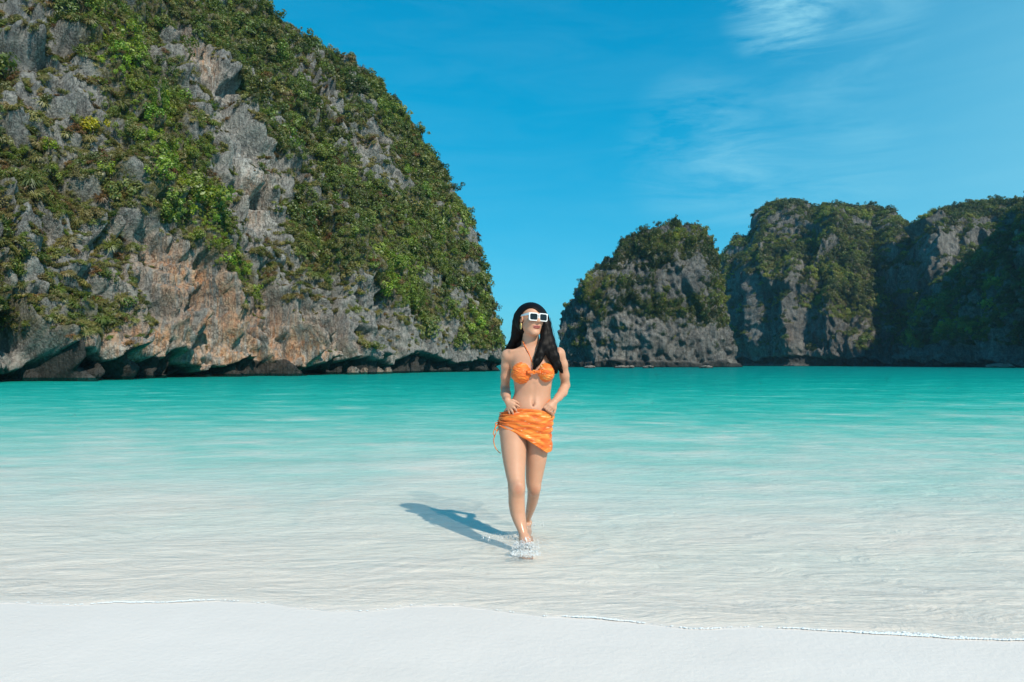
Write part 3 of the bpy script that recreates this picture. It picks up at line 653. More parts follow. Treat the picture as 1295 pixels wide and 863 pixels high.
def limb_mesh(rs, bare=False):
    V, F = [], []
    def add(pts, r):
        v, f = cone_tube(pts, r); o_ = len(V); V.extend(v); F.extend([tuple(i + o_ for i in q) for q in f])
    lean = rs.normal(size=2) * .12
    tr = [np.array([lean[0] * u * u, lean[1] * u * u, -.35 + 1.25 * u]) for u in np.linspace(0, 1, 6)]; add(tr, [.075, .06, .05, .042, .032, .015])
    for k in range(9 if bare else 6):
        b0 = tr[2 + k % 4]; a = rs.uniform(0, 6.283); ln = rs.uniform(.4, .75)
        add([b0, b0 + np.array([math.cos(a) * ln * .5, math.sin(a) * ln * .5, ln * .35]), b0 + np.array([math.cos(a) * ln * .85, math.sin(a) * ln * .85, ln * .9])], [.026, .018, .006])
    return V, F
_tm = {}
def tree_kind(key, colour, n=520, seed=1, spread=.5, tall=1.0):
    rs = np.random.RandomState(seed); out = []
    m = leaf_mat(key + '_leaves', 'OWN', colour)
    for v in range(3):
        cs = [(0, 0, .55 * tall, .42)] + [(*(rs.normal(size=2) * spread * .8), rs.uniform(.2, .95) * tall, rs.uniform(.22, .40)) for _ in range(9)]
        V, F, T = leaf_cloud(rs, cs, n, .075); co = mesh_obj('crown', V, F, m, smooth=False, link=False); attr(co, 'tint', T, 'FLOAT_COLOR')
        lv, lf = limb_mesh(rs); to = mesh_obj('trunk', lv, lf, m_bark, link=False); out.append((co.data, to.data))
    _tm[key] = out
def surf(P, nn, tv, px, py):
    fx, fy, _ = proj(P); ok = (np.asarray(tv) <= 1.03)[None, :] & np.ones(P.shape[:2], bool)
    toc = -P / np.linalg.norm(P, axis=-1, keepdims=True); ok &= (nn * toc).sum(-1) > -.15
    d = np.where(ok, (fx - px) ** 2 + (fy - py) ** 2 + 2e-4 * (P[..., 1] - P[..., 1].min()) ** 2 * 0, 1e9); k = np.unravel_index(np.argmin(d), d.shape); return P[k]
_rt = np.random.RandomState(77)
def tree(key, name, label, cat, pos, r, group=None, bare=False):
    e = bpy.data.objects.new(name, None); col.objects.link(e); e.location = pos; e.rotation_euler = (0, 0, _rt.uniform(0, 6.28)); e.scale = (r, r, r * _rt.uniform(.85, 1.1))
    tag(e, label, cat, group); v = _tm[key][_rt.randint(3)] if not bare else None
    if bare:
        lv, lf = limb_mesh(_rt, True); q = mesh_obj('trunk', lv, lf, m_dead, e)
    else:
        for nme, me in (('crown', v[0]), ('trunk', v[1])): q = bpy.data.objects.new(nme, me); col.objects.link(q); q.parent = e
    return e
tree_kind('yellow_shrub', (.46, .40, .018), seed=1, n=700); tree_kind('lime_shrub', (.30, .40, .022), seed=2); tree_kind('dark_tree', (.060, .085, .020), seed=3, spread=.45, tall=1.15); tree_kind('rust_tree', (.34, .17, .035), seed=4); tree_kind('olive_tree', (.14, .15, .04), seed=5)
def onL(x, y): return surf(PL, NL, tL, x, y)
tree('yellow_shrub', 'yellow_shrub', 'bright yellow shrub standing out from the green of the tall cliff', 'shrub', onL(114, 172), 1.55)
tree('lime_shrub', 'lime_shrub', 'small lime green shrub uphill of the bright yellow shrub', 'shrub', onL(154, 142), .85)
tree('lime_shrub', 'lime_shrub', 'round lime green shrub across bare rock from the yellow shrub', 'shrub', onL(62, 190), 1.0)
tree('lime_shrub', 'lime_shrub', 'pale green shrub just downhill of the bright yellow shrub', 'shrub', onL(140, 222), 1.0)
ST = 'dark round-crowned tree on the skyline of the tall cliff'; SG = 'trees along the skyline of the tall cliff'
for x, y, r, lb in ((338, 26, 2.0, 'highest dark tree on the skyline of the tall cliff'), (352, 46, 1.6, ST), (380, 64, 1.7, 'dark skyline tree just uphill of the bleached dead tree'), (414, 76, 1.8, 'dark skyline tree just downhill of the bleached dead tree'), (428, 80, 2.0, ST),
                    (462, 98, 1.6, ST), (497, 130, 1.5, 'dark skyline tree standing above the rust orange trees'), (530, 170, 1.6, ST), (560, 214, 1.6, ST), (578, 240, 1.7, ST), (597, 284, 1.4, ST), (610, 332, 1.3, ST), (626, 388, 1.3, 'lowest dark tree on the skyline, above the point of the tall cliff')):
    tree('dark_tree', 'skyline_tree', lb, 'tree', onL(x, y) + np.array([0, 0, -.1]), r, SG)
tree('', 'dead_tree', 'bare bleached dead tree among the skyline trees of the tall cliff', 'tree', onL(401, 72), 2.0, bare=True)
for x, y, r in ((488, 126, 1.1), (503, 140, 1.2), (516, 152, 1.0), (520, 162, .9)):
    tree('rust_tree', 'rust_coloured_tree', 'rust orange tree just below the skyline of the tall cliff', 'tree', onL(x, y), r, 'rust orange trees on the tall cliff')
for x, y, lb in ((735, 358, 'dark tree on the low shoulder of the rounded rock dome'), (754, 351, 0), (784, 318, 0), (812, 295, 0), (832, 288, 0), (851, 284, 'dark tree on the very top of the rounded rock dome'), (870, 288, 0), (888, 298, 0), (903, 322, 'dark tree at the steep edge of the dome facing the ridge')):
    tree('dark_tree', 'dome_tree', lb or 'dark tree on the skyline of the rounded rock dome', 'tree', surf(PD, ND, tD, x, y), _rt.uniform(1.5, 2.2), 'trees along the skyline of the dome')
tree('dark_tree', 'shore_tree', 'dark leaning tree low between the rock dome and the ridge', 'tree', surf(PD, ND, tD, 922, 441), 3.6)
for x, y, lb in ((934, 305, 'dark tree on the lower step of the ridge beside the dome'), (960, 278, 0), (985, 259, 0), (1010, 258, 0), (1050, 262, 0), (1075, 265, 0), (1100, 262, 0), (1128, 271, 0), (1160, 288, 'dark tree in the saddle of the long limestone ridge'), (1186, 274, 0), (1206, 267, 0), (1230, 262, 0), (1262, 259, 0), (1285, 258, 'dark ridge tree where the shaded headland meets the skyline')):
    tree('dark_tree', 'ridge_tree', lb or 'dark tree on the skyline of the long limestone ridge', 'tree', surf(PM, NM, tM, x, y), _rt.uniform(1.8, 2.8), 'trees along the skyline of the ridge')

# boulders at the waterline
def boulder(name, label, px, Y, w_, h_, seed, mat, group=None):
    rs = np.random.RandomState(seed); bm = bmesh.new(); bmesh.ops.create_icosphere(bm, subdivisions=3, radius=1); V = np.array([v.co[:] for v in bm.verts]); F = [[v.index for v in f.verts] for f in bm.faces]; bm.free()
    fv_, _e = facets(V * 1.3 + seed * 7.1, seed, .9); V = V * (1 + .35 * fv_ + .12 * perlin(V * 3 + seed))[:, None] * np.array([w_ / 2, w_ / 2.4, h_])
    o_ = mesh_obj(name, V, F, mat, smooth=False); o_.location = ((px - 647.5) / FPX * Y, Y, 0); tag(o_, label, 'rock', group)
    for k_ in ('veg', 'stain', 'pale', 'notch'): attr(o_, k_, np.full(len(V), .35 if k_ == 'pale' else (.5 if k_ == 'stain' else (.35 if k_ == 'notch' else 0.))))
for i, (x, w_) in enumerate(((745, 5), (786, 6), (797, 4), (820, 5), (893, 6))): boulder('waterline_rock', 'pale low rock at the waterline below the rounded dome', x, 217, w_ * .7, .6, 40 + i, m_rock, 'pale rocks below the dome')
boulder('flat_rock', 'pale flat rock at the waterline below the shaded headland', 1266, 236, 9, 1.2, 60, m_rock)
for i, (x, w_) in enumerate(((446, 1.5), (462, 1.9), (478, 1.4), (490, 1.6))): boulder('reddish_rock', 'reddish boulder in the dark notch at the foot of the tall cliff', x, float(np.interp(x, [400, 560], [82, 111])), w_, .7, 70 + i, m_rock, 'reddish boulders at the cliff foot')
# ------------------------------------------------------------------ the woman wading ashore
class Field:
    """signed distance grid; shapes are blended in with a smooth union, so the body is one continuous skin"""
    def __init__(s, lo, hi, h):
        s.h = h; s.lo = np.array(lo, np.float32); n = np.ceil((np.array(hi) - s.lo) / h).astype(int) + 1
        s.ax = [s.lo[i] + h * np.arange(n[i], dtype=np.float32) for i in range(3)]; s.d = np.full(n, .2, np.float32)
    def _sl(s, lo, hi):
        return tuple(slice(max(0, int((lo[i] - s.lo[i]) / s.h) - 1), max(1, int((hi[i] - s.lo[i]) / s.h) + 3)) for i in range(3))
    def add(s, fn, lo, hi, k=.012, op='add', m=.06):
        lo = np.array(lo) - m; hi = np.array(hi) + m; sl = s._sl(lo, hi)
        X = s.ax[0][sl[0]][:, None, None]; Y = s.ax[1][sl[1]][None, :, None]; Z = s.ax[2][sl[2]][None, None, :]
        if 0 in (X.size, Y.size, Z.size): return
        b = fn(X, Y, Z).astype(np.float32); a = s.d[sl]
        if op == 'sub': b = -b; h_ = np.clip(.5 - .5 * (b - a) / k, 0, 1); s.d[sl] = b * (1 - h_) + a * h_ + k * h_ * (1 - h_) if False else np.maximum(a, b) + np.maximum(k - np.abs(a - b), 0) ** 2 / (4 * k)
        else: s.d[sl] = np.minimum(a, b) - np.maximum(k - np.abs(a - b), 0) ** 2 / (4 * k)
    def cap(s, p, q, r1, r2, k=.012, op='add'):
        p = np.array(p, float); q = np.array(q, float); v = q - p; L2 = max(float(v @ v), 1e-9)
        def fn(X, Y, Z):
            t_ = np.clip(((X - p[0]) * v[0] + (Y - p[1]) * v[1] + (Z - p[2]) * v[2]) / L2, 0, 1)
            return np.sqrt((X - p[0] - t_ * v[0]) ** 2 + (Y - p[1] - t_ * v[1]) ** 2 + (Z - p[2] - t_ * v[2]) ** 2) - (r1 + (r2 - r1) * t_)
        r = max(r1, r2); s.add(fn, np.minimum(p, q) - r, np.maximum(p, q) + r, k, op)
    def chain(s, pts, k=.012):
        for a, b in zip(pts[:-1], pts[1:]): s.cap(a[0], b[0], a[1], b[1], k)
    def ell(s, c, r, axes=None, k=.012, op='add'):
        c = np.array(c, float); r = np.array(r, float); A = np.eye(3) if axes is None else np.array(axes, float)
        def fn(X, Y, Z):
            dx, dy, dz = X - c[0], Y - c[1], Z - c[2]
            q = [dx * A[i][0] + dy * A[i][1] + dz * A[i][2] for i in range(3)]
            k0 = np.sqrt(sum((q[i] / r[i]) ** 2 for i in range(3))); k1 = np.sqrt(sum((q[i] / r[i] ** 2) ** 2 for i in range(3))) + 1e-6
            return k0 * (k0 - 1) / k1
        R = r.max(); s.add(fn, c - R, c + R, k, op)
    def loft(s, tab, k=.02):
        """stack of ellipses: rows (z, cx, cy, a, b)"""
        T = np.array(sorted(tab)); z0, z1 = T[0, 0], T[-1, 0]
        zz = np.linspace(z0, z1, 200); S = np.stack([np.interp(zz, T[:, 0], T[:, i]) for i in range(1, 5)], 1)
        ker = np.hanning(15); ker /= ker.sum(); S = np.stack([np.convolve(np.pad(S[:, i], 7, mode='edge'), ker, 'valid') for i in range(4)], 1)
        def fn(X, Y, Z):
            zc = np.clip(Z, z0, z1); cx, cy, a, b = (np.interp(zc.ravel(), zz, S[:, i])[None, None, :] for i in range(4))
            d = (np.sqrt(((X - cx) / a) ** 2 + ((Y - cy) / b) ** 2) - 1) * np.minimum(a, b)
            dz = np.abs(Z - zc); return np.where(dz > 0, np.sqrt(np.maximum(d, 0) ** 2 + dz ** 2), d)
        m = T[:, 3:5].max(); s.add(fn, (T[:, 1].min() - m, T[:, 2].min() - m, z0), (T[:, 1].max() + m, T[:, 2].max() + m, z1), k)
    def mesh(s):
        d = s.d; sg = d < 0; n = np.array(d.shape)
        cnt = np.zeros(n - 1, np.int8)
        offs = [(a, b, c) for a in (0, 1) for b in (0, 1) for c in (0, 1)]
        for a, b, c in offs: cnt += sg[a:n[0] - 1 + a, b:n[1] - 1 + b, c:n[2] - 1 + c]
        act = np.argwhere((cnt > 0) & (cnt < 8)); idm = np.full(n - 1, -1, np.int32); idm[tuple(act.T)] = np.arange(len(act))
        acc = np.zeros((len(act), 3)); num = np.zeros(len(act))
        for o1 in offs:
            for ax in range(3):
                if o1[ax]: continue
                o2 = list(o1); o2[ax] = 1
                v1 = d[tuple((act + o1).T)]; v2 = d[tuple((act + o2).T)]; mk = (v1 < 0) != (v2 < 0)
                t_ = np.where(mk, v1 / np.where(mk, v1 - v2, 1), 0); p = act + np.array(o1, float); p[:, ax] += t_
                acc += p * mk[:, None]; num += mk
        V = s.lo + s.h * (acc / num[:, None]); F = []
        for ax in range(3):
            b, c = (ax + 1) % 3, (ax + 2) % 3
            A = np.take(sg, range(n[ax] - 1), ax); B = np.take(sg, range(1, n[ax]), ax)
            for flip in (False, True):
                e = np.argwhere((A & ~B) if not flip else (~A & B)); e = e[(e[:, b] > 0) & (e[:, c] > 0) & (e[:, b] < n[b] - 1) & (e[:, c] < n[c] - 1)]
                def cell(db, dc): q = e.copy(); q[:, b] -= db; q[:, c] -= dc; return idm[tuple(q.T)]
                q = np.stack([cell(1, 1), cell(0, 1), cell(0, 0), cell(1, 0)], 1)
                F.append(q if not flip else q[:, ::-1])
        return V, np.concatenate(F)

def tube(pts, rad, n=8, closed=False):
    """round cord along points; rad: one radius or one per point"""
    P = [Vector(p) for p in pts]; m = len(P); rad = [rad] * m if np.isscalar(rad) else list(rad); V = []; F = []; up = Vector((.3, .2, 1)).normalized()
    for i, p in enumerate(P):
        tg = ((P[(i + 1) % m] if closed or i < m - 1 else p) - (P[i - 1] if closed or i > 0 else p)).normalized()
        a = tg.cross(up).normalized() if abs(tg.dot(up)) < .98 else tg.cross(Vector((1, 0, 0))).normalized(); b_ = tg.cross(a)
        for j in range(n):
            w = 2 * math.pi * j / n; V.append(p + rad[i] * (math.cos(w) * a + math.sin(w) * b_))
    for i in range(m if closed else m - 1):
        for j in range(n):
            F.append((i * n + j, i * n + (j + 1) % n, ((i + 1) % m) * n + (j + 1) % n, ((i + 1) % m) * n + j))
    if not closed: F.append(tuple(range(n))[::-1]); F.append(tuple((m - 1) * n + j for j in range(n)))
    return [v[:] for v in V], F
def curve_pts(ctrl, n=24): return [Vector(r_) for r_ in spline(np.array(ctrl, float), n)]
def join(parts):
    V = []; F = []
    for v, f in parts:
        o_ = len(V); V += [tuple(x) for x in v]; F += [tuple(i + o_ for i in q) for q in f]
    return V, F

W = lambda px, py, Y: unproj(px, py, Y)
def rows_to_loft(rows):
    out = []
    for (py_, l_, r_, Y, b_) in rows:
        a = W(l_, py_, Y); c_ = W(r_, py_, Y); out.append((a[2], (a[0] + c_[0]) / 2, Y, (c_[0] - a[0]) / 2, b_))
    return out
TORSO = [(432, 661, 681.5, 4.70, .054), (437, 660, 683, 4.70, .056), (440.5, 654, 690, 4.70, .060), (444, 644, 701, 4.70, .070), (449, 642, 706, 4.695, .084), (457, 646, 705, 4.69, .097), (466, 647, 702, 4.685, .104), (475, 648, 700, 4.685, .104),
         (485, 650, 698, 4.685, .097), (495, 651, 696.5, 4.685, .089), (500, 650, 696, 4.685, .088), (507, 646.5, 696.8, 4.685, .092), (513, 642, 697.5, 4.685, .098), (520, 637, 698, 4.685, .106), (527, 633.5, 698, 4.685, .112),
         (534, 632, 697.5, 4.685, .116), (541, 632, 696.5, 4.685, .115), (548, 632.5, 695.5, 4.685, .108)]
LEGR = [(536, 633, 664, 4.67, .09), (545, 632, 664.5, 4.66, .092), (555, 632.5, 665, 4.65, .092), (570, 634, 665.5, 4.625, .088), (583, 636, 665, 4.60, .083), (600, 639.5, 664, 4.56, .074), (610, 642, 664, 4.54, .068), (618, 642.5, 664.5, 4.52, .066),
        (627, 643, 663.5, 4.52, .061), (637, 643, 663.8, 4.53, .062), (648, 644.8, 664.3, 4.53, .060), (658, 648.2, 665.4, 4.51, .052), (667, 652.5, 666.5, 4.485, .044), (675, 656, 668, 4.46, .038), (682, 657.8, 669.6, 4.445, .036), (690, 658, 670.5, 4.44, .036)]
LEGL = [(536, 664, 696.5, 4.69, .09), (545, 664, 696.3, 4.70, .092), (555, 665, 695.3, 4.70, .092), (570, 665, 693, 4.70, .087), (583, 665, 691, 4.705, .081), (600, 664.8, 687.2, 4.715, .072), (612, 665.3, 684.5, 4.72, .066), (619, 667, 683.6, 4.735, .063),
        (628, 667, 682, 4.78, .058), (637, 666, 679.6, 4.84, .057), (646, 665, 676.2, 4.90, .051), (655, 664, 672, 4.97, .040), (661, 663.4, 669.8, 5.015, .034)]
B = Field((W(622, 500, 4.7)[0] - .03, 4.14, -.14), (W(728, 500, 4.7)[0] + .03, 5.16, 1.56), .004)
B.loft(rows_to_loft(TORSO), .02); B.loft(rows_to_loft(LEGR), .022); B.loft(rows_to_loft(LEGL), .016)
# shoulders, collar bones, back of the pelvis
for (px_, py_) in ((642.5, 450.5), (706.5, 447.5)): B.ell(W(px_, py_, 4.70), (.041, .045, .044), k=.035)
for s_ in ((662, 441.5, 646, 444), (684, 440, 700, 441)): B.cap(W(s_[0], s_[1], 4.645), W(s_[2], s_[3], 4.652), .006, .005, .03)
for px_ in (650, 680): B.ell(W(px_, 540, 4.75), (.085, .085, .09), k=.03)
# bust and belly
for (px_, py_, r_) in ((659.5, 471.5, .064), (689.5, 470.5, .060)): B.ell(W(px_, py_, 4.625), (r_, .062, .064), k=.02)
B.ell(W(672, 520, 4.63), (.07, .05, .075), k=.05)
B.cap(W(675, 487, 4.578), W(674.3, 511, 4.588), .006, .006, .022, 'sub')
B.ell(W(674.2, 512.5, 4.578), (.005, .012, .009), k=.008, op='sub')
# arms
B.chain([(W(641.3, 450, 4.70), .037), (W(640.4, 462, 4.72), .034), (W(639.4, 476, 4.75), .0315), (W(638.8, 490, 4.785), .031)], .018)
B.chain([(W(638.8, 491, 4.785), .031), (W(639.5, 498, 4.72), .033), (W(640.5, 503, 4.65), .027), (W(641.8, 506.5, 4.585), .021)], .014)
B.chain([(W(707.2, 448, 4.70), .037), (W(711.6, 461, 4.71), .033), (W(713.9, 475, 4.735), .031), (W(715.0, 487, 4.765), .031)], .018)
B.chain([(W(715.0, 487.5, 4.765), .031), (W(711.6, 496, 4.72), .032), (W(706.4, 502.5, 4.66), .026), (W(701.0, 508.5, 4.605), .0205)], .014)
# hand spread on the waistband
wr = W(641.8, 506.5, 4.582)
for kn, pip, tip, r_ in (((649.6, 511.2, 4.560), (653.2, 512.3, 4.556), (656.8, 514.8, 4.566), .0080), ((648.2, 514.2, 4.561), (651.0, 516.6, 4.556), (653.6, 520.2, 4.568), .0082),
                         ((645.8, 516.6, 4.568), (647.8, 520.4, 4.562), (649.8, 524.8, 4.574), .0080), ((643.2, 517.6, 4.578), (644.3, 522.0, 4.574), (645.6, 526.2, 4.584), .0070)):
    B.cap(wr, W(*kn), .018, .012, .010); B.chain([(W(*kn), .0105), (W(*pip), r_), (W(*tip), r_ * .8)], .0025)
B.chain([(W(643, 507.5, 4.575), .014), (W(648.4, 506.6, 4.566), .0095), (W(652.6, 508.2, 4.566), .0085), (W(655.8, 510.6, 4.576), .0072)], .003)
# fist pulling at the waistband
wl = W(701.0, 508.5, 4.602)
for kn, pip, tip, r_ in (((692.6, 511.8, 4.582), (688.6, 515.4, 4.573), (691.2, 518.6, 4.586), .0082), ((695.0, 513.2, 4.576), (690.8, 517.6, 4.568), (693.4, 520.6, 4.584), .0084),
                         ((697.4, 514.8, 4.576), (693.8, 519.6, 4.569), (696.0, 522.0, 4.588), .0080), ((699.4, 516.4, 4.584), (696.8, 521.2, 4.578), (698.6, 523.2, 4.596), .0070)):
    B.cap(wl, W(*kn), .017, .0125, .010); B.chain([(W(*kn), .0110), (W(*pip), r_), (W(*tip), r_ * .85)], .0025)
B.chain([(W(702, 511, 4.60), .013), (W(702.3, 516.5, 4.592), .0095), (W(701, 521.5, 4.590), .0085), (W(699.2, 525.5, 4.594), .0070)], .003)
# knees, shin, feet
B.ell(W(656, 617.5, 4.472), (.028, .018, .036), k=.04); B.ell(W(676.5, 619.5, 4.692), (.026, .018, .032), k=.04)
ak = W(664, 683, 4.445); bz = float(bed_z(ak[0], 4.4))
B.chain([(ak, .034), ((ak[0], 4.51, bz + .034), .029)], .02); B.chain([(ak, .034), ((ak[0] + .003, 4.40, bz + .040), .030), ((ak[0] + .004, 4.345, bz + .022), .024)], .02)
for i_, (dx, ln) in enumerate(((-.034, .035), (-.018, .042), (0, .046), (.016, .048), (.034, .05))):
    B.cap((ak[0] + dx * .8 + .004, 4.350, bz + .018), (ak[0] + dx + .004, 4.345 - ln, bz + .011), .012, .009 if i_ < 4 else .012, .004)
ab = W(666.5, 661, 5.02); bz2 = float(bed_z(ab[0], 4.95))
B.chain([(ab, .032), ((ab[0], 5.06, bz2 + .05), .029)], .02); B.chain([(ab, .031), ((ab[0], 4.93, bz2 + .045), .028), ((ab[0], 4.86, bz2 + .022), .024)], .02)
for dx, ln in ((-.034, .045), (-.017, .046), (0, .044), (.016, .04), (.033, .034)):
    B.cap((ab[0] + dx * .8, 4.865, bz2 + .018), (ab[0] + dx, 4.855 - ln, bz2 + .011), .012, .009, .004)
# neck and head; head frame: her left (l), forward (f), up (u)
YAW = math.radians(27); HO = W(672, 402.5, 4.665)
hl = np.array([math.cos(YAW), math.sin(YAW), 0]); hf = np.array([math.sin(YAW), -math.cos(YAW), .05]); hf /= np.linalg.norm(hf); hu = np.cross(hf, hl)
if hu[2] < 0: hu = -hu
roll = math.radians(-2.5); hl, hu = hl * math.cos(roll) + hu * math.sin(roll), hu * math.cos(roll) - hl * math.sin(roll)
HA = (hl, hf, hu)
def hp(l_, f_, u_): return HO + hl * l_ + hf * f_ + hu * u_
B.chain([(W(671.5, 441, 4.705), .056), (W(671.5, 430, 4.70), .052), (hp(0, -.012, -.075), .052)], .025)
B.ell(hp(0, -.012, .022), (.074, .092, .077), HA, .02); B.ell(hp(0, .026, -.040), (.060, .060, .078), HA, .02)
B.ell(hp(0, .060, -.107), (.021, .021, .017), HA, .022)
for s_ in (-1, 1):
    B.cap(hp(s_ * .050, 0, -.055), hp(s_ * .017, .056, -.108), .017, .013, .022); B.ell(hp(s_ * .034, .060, -.030), (.020, .018, .020), HA, .02)
    B.cap(hp(s_ * .014, .082, .016), hp(s_ * .045, .066, .016), .010, .009, .015)
    B.ell(hp(s_ * .075, -.008, -.012), (.008, .017, .028), HA, .006); B.ell(hp(s_ * .080, -.004, -.010), (.005, .010, .018), HA, .004, 'sub')
    B.ell(hp(s_ * .031, .079, -.004), (.015, .010, .010), HA, .010, 'sub'); B.ell(hp(s_ * .031, .070, -.004), (.0125, .012, .0115), HA, .004)
    B.ell(hp(s_ * .0105, .094, -.034), (.007, .009, .0065), HA, .005)
B.chain([(hp(0, .084, .006), .007), (hp(0, .098, -.020), .0085), (hp(0, .104, -.030), .0100)], .012)
LIPS = ((hp(0, .0770, -.0640), (.0255, .0120, .0048)), (hp(0, .0765, -.0730), (.0225, .0120, .0062)))
for c_, r_ in LIPS: B.ell(c_, r_, HA, .003)
V, F = B.mesh()
m_skin, t, b, o = new_mat('skin')
nn1 = noise_n(t, 14, 6, .7, mapped(t)); nn2 = noise_n(t, 160, 3, .6, mapped(t))
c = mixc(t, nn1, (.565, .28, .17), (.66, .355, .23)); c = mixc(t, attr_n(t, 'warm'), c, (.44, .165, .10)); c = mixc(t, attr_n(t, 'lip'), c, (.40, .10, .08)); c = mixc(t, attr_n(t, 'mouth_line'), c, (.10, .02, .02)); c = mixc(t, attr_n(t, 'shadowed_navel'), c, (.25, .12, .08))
L(t, c, b.inputs['Base Color']); L(t, mrange(t, attr_n(t, 'wet_skin'), 0, 1, .50, .22), b.inputs['Roughness']); b.inputs['Specular IOR Level'].default_value = .35
b.inputs['Subsurface Weight'].default_value = .12; b.inputs['Subsurface Radius'].default_value = (.9, .3, .15); b.inputs['Subsurface Scale'].default_value = .012
L(t, bump_n(t, nn2, .12, .002), b.inputs['Normal'])
person = bpy.data.objects.new('person', None); col.objects.link(person); person.location = (ak[0], 4.6, bz); bpy.context.view_layer.update()
def part(name, V, F, mat, parent=None, smooth=True):
    parent = parent or person; off = np.array(person.location)
    return mesh_obj(name, np.asarray(V, float) - off if parent == person or True else V, F, mat, parent, smooth)
tag(person, 'woman in orange bikini, wrap skirt and white sunglasses wading through the shallows', 'person')
body = part('body', V, F, m_skin)
def near(c_, r_, axes=np.eye(3)): q = (V - c_) @ np.array(axes).T / np.array(r_); return np.sqrt((q * q).sum(1))
lip = np.maximum.reduce([sstep(1.35, 1.0, near(c_, np.array(r_) * (1.0, 1.9, 1.05), HA)) for c_, r_ in LIPS]); attr(body, 'lip', lip)
wm_ = np.maximum.reduce([sstep(1.2, .3, near(W(*c_), r_)) * a_ for c_, r_, a_ in (((656, 619, 4.45), (.035, .05, .045), .55), ((676.5, 620, 4.68), (.03, .05, .04), .55), ((638.8, 490, 4.79), (.04, .05, .04), .3), ((715, 488, 4.77), (.04, .05, .04), .3))] +
                        [sstep(1.2, .3, near(hp(s_ * .04, .075, -.03), (.022, .03, .02))) * .3 for s_ in (-1, 1)]); attr(body, 'warm', wm_)
attr(body, 'wet_skin', sstep(.40, .08, V[:, 2] + .06 * perlin(V * 14)))
attr(body, 'mouth_line', sstep(1.3, .7, near((LIPS[0][0] + LIPS[1][0]) / 2 + hf * .01, (.021, .03, .0022), HA)))
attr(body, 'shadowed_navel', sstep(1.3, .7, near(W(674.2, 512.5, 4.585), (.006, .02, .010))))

# hair: long, black, centre-parted; one side behind the shoulder, the other over it
Hf = Field(W(628, 480, 4.7) - np.array([.02, .26, .02]), W(722, 376, 4.7) + np.array([.02, .26, .02]), .004)
Hf.ell(hp(0, -.016, .020), (.086, .104, .086), HA, .02); Hf.ell(W(671.6, 404.5, 4.70), (.119, .104, .117), k=.02)
CH = [[((655, 400, 4.70), .026), ((653.3, 408, 4.705), .026), ((653, 417, 4.72), .028), ((652, 427, 4.745), .030), ((648, 436, 4.765), .028), ((641, 443, 4.775), .014)],
      [((668, 400, 4.74), .05), ((662, 420, 4.76), .05), ((660, 436, 4.78), .045), ((654, 446, 4.79), .03)],
      [((657, 404, 4.68), .016), ((656, 413, 4.70), .018), ((656, 425, 4.73), .022)],
      [((690, 402, 4.675), .024), ((691.5, 410, 4.668), .026), ((692.5, 418, 4.66), .029), ((694.5, 429, 4.64), .033), ((698, 440, 4.612), .032), ((702, 451, 4.595), .027), ((706, 461, 4.588), .019), ((709, 470.5, 4.59), .006)],
      [((690, 412, 4.655), .02), ((688, 424, 4.640), .024), ((686, 436, 4.610), .025), ((682, 447, 4.585), .019), ((677.5, 457, 4.570), .012), ((674.2, 466, 4.560), .004)],
      [((690, 430, 4.63), .03), ((692, 442, 4.60), .026), ((697, 452, 4.588), .020), ((702, 464, 4.58), .010), ((703, 471, 4.582), .004)],
      [((688, 445, 4.587), .016), ((684, 455, 4.572), .010), ((680, 462, 4.560), .004)]]
for ch in CH: Hf.chain([(W(*p), r_) for p, r_ in ch], .018)
Hf.ell(W(673.2, 407, 4.555), (.074, .130, .100), HA, .010, 'sub'); Hf.ell(W(671, 429, 4.60), (.053, .10, .055), k=.012, op='sub')
Vh, Fh = Hf.mesh()
m_hair, t, b, o = new_mat('black_hair'); b.inputs['Roughness'].default_value = .5; b.inputs['Specular IOR Level'].default_value = .12
st = noise_n(t, 1.0, 4, .6, mapped(t, (190, 190, 9)), .4)
L(t, ramp(t, st, [(.3, (.003, .0027, .003)), (.7, (.010, .0075, .007))]).outputs[0], b.inputs['Base Color']); L(t, bump_n(t, st, .25, .003), b.inputs['Normal'])
hair = part('hair', Vh, Fh, m_hair)
rs = np.random.RandomState(8); sp_ = []
for ci, ch in enumerate(CH):
    C0 = np.array([W(*p) for p, _ in ch]); R0 = np.array([r_ for _, r_ in ch]); cen = spline(C0, 22); rr = np.interp(np.linspace(0, 1, 22), np.linspace(0, 1, len(R0)), R0)
    for k in range(80 if ci in (0, 3, 4, 5) else 24):
        a0 = rs.uniform(0, 6.283); e = rs.uniform(.97, 1.05) if rs.rand() > .10 else rs.uniform(1.1, 1.4); ph = rs.uniform(0, 6.28); ext = rs.uniform(.96, 1.10)
        pts = []
        for i_ in range(22):
            w_ = a0 + .5 * math.sin(i_ * .30 + ph); u_ = i_ / 21
            dv_ = np.array([math.cos(w_), math.sin(w_), .15 * math.sin(w_ * 2)]) * rr[i_] * e
            pts.append(cen[i_] + dv_ + np.array([.010 * u_ * math.sin(u_ * 10 + ph * .3 + ci), 0, -.012 * max(0, u_ - .8) * 5 * (ext - .9) * 5]))
        sp_.append(tube(pts, [.0014 * (1 - .6 * (i_ / 21)) for i_ in range(22)], 4))
part('hair_strands', *join(sp_), m_hair, hair)

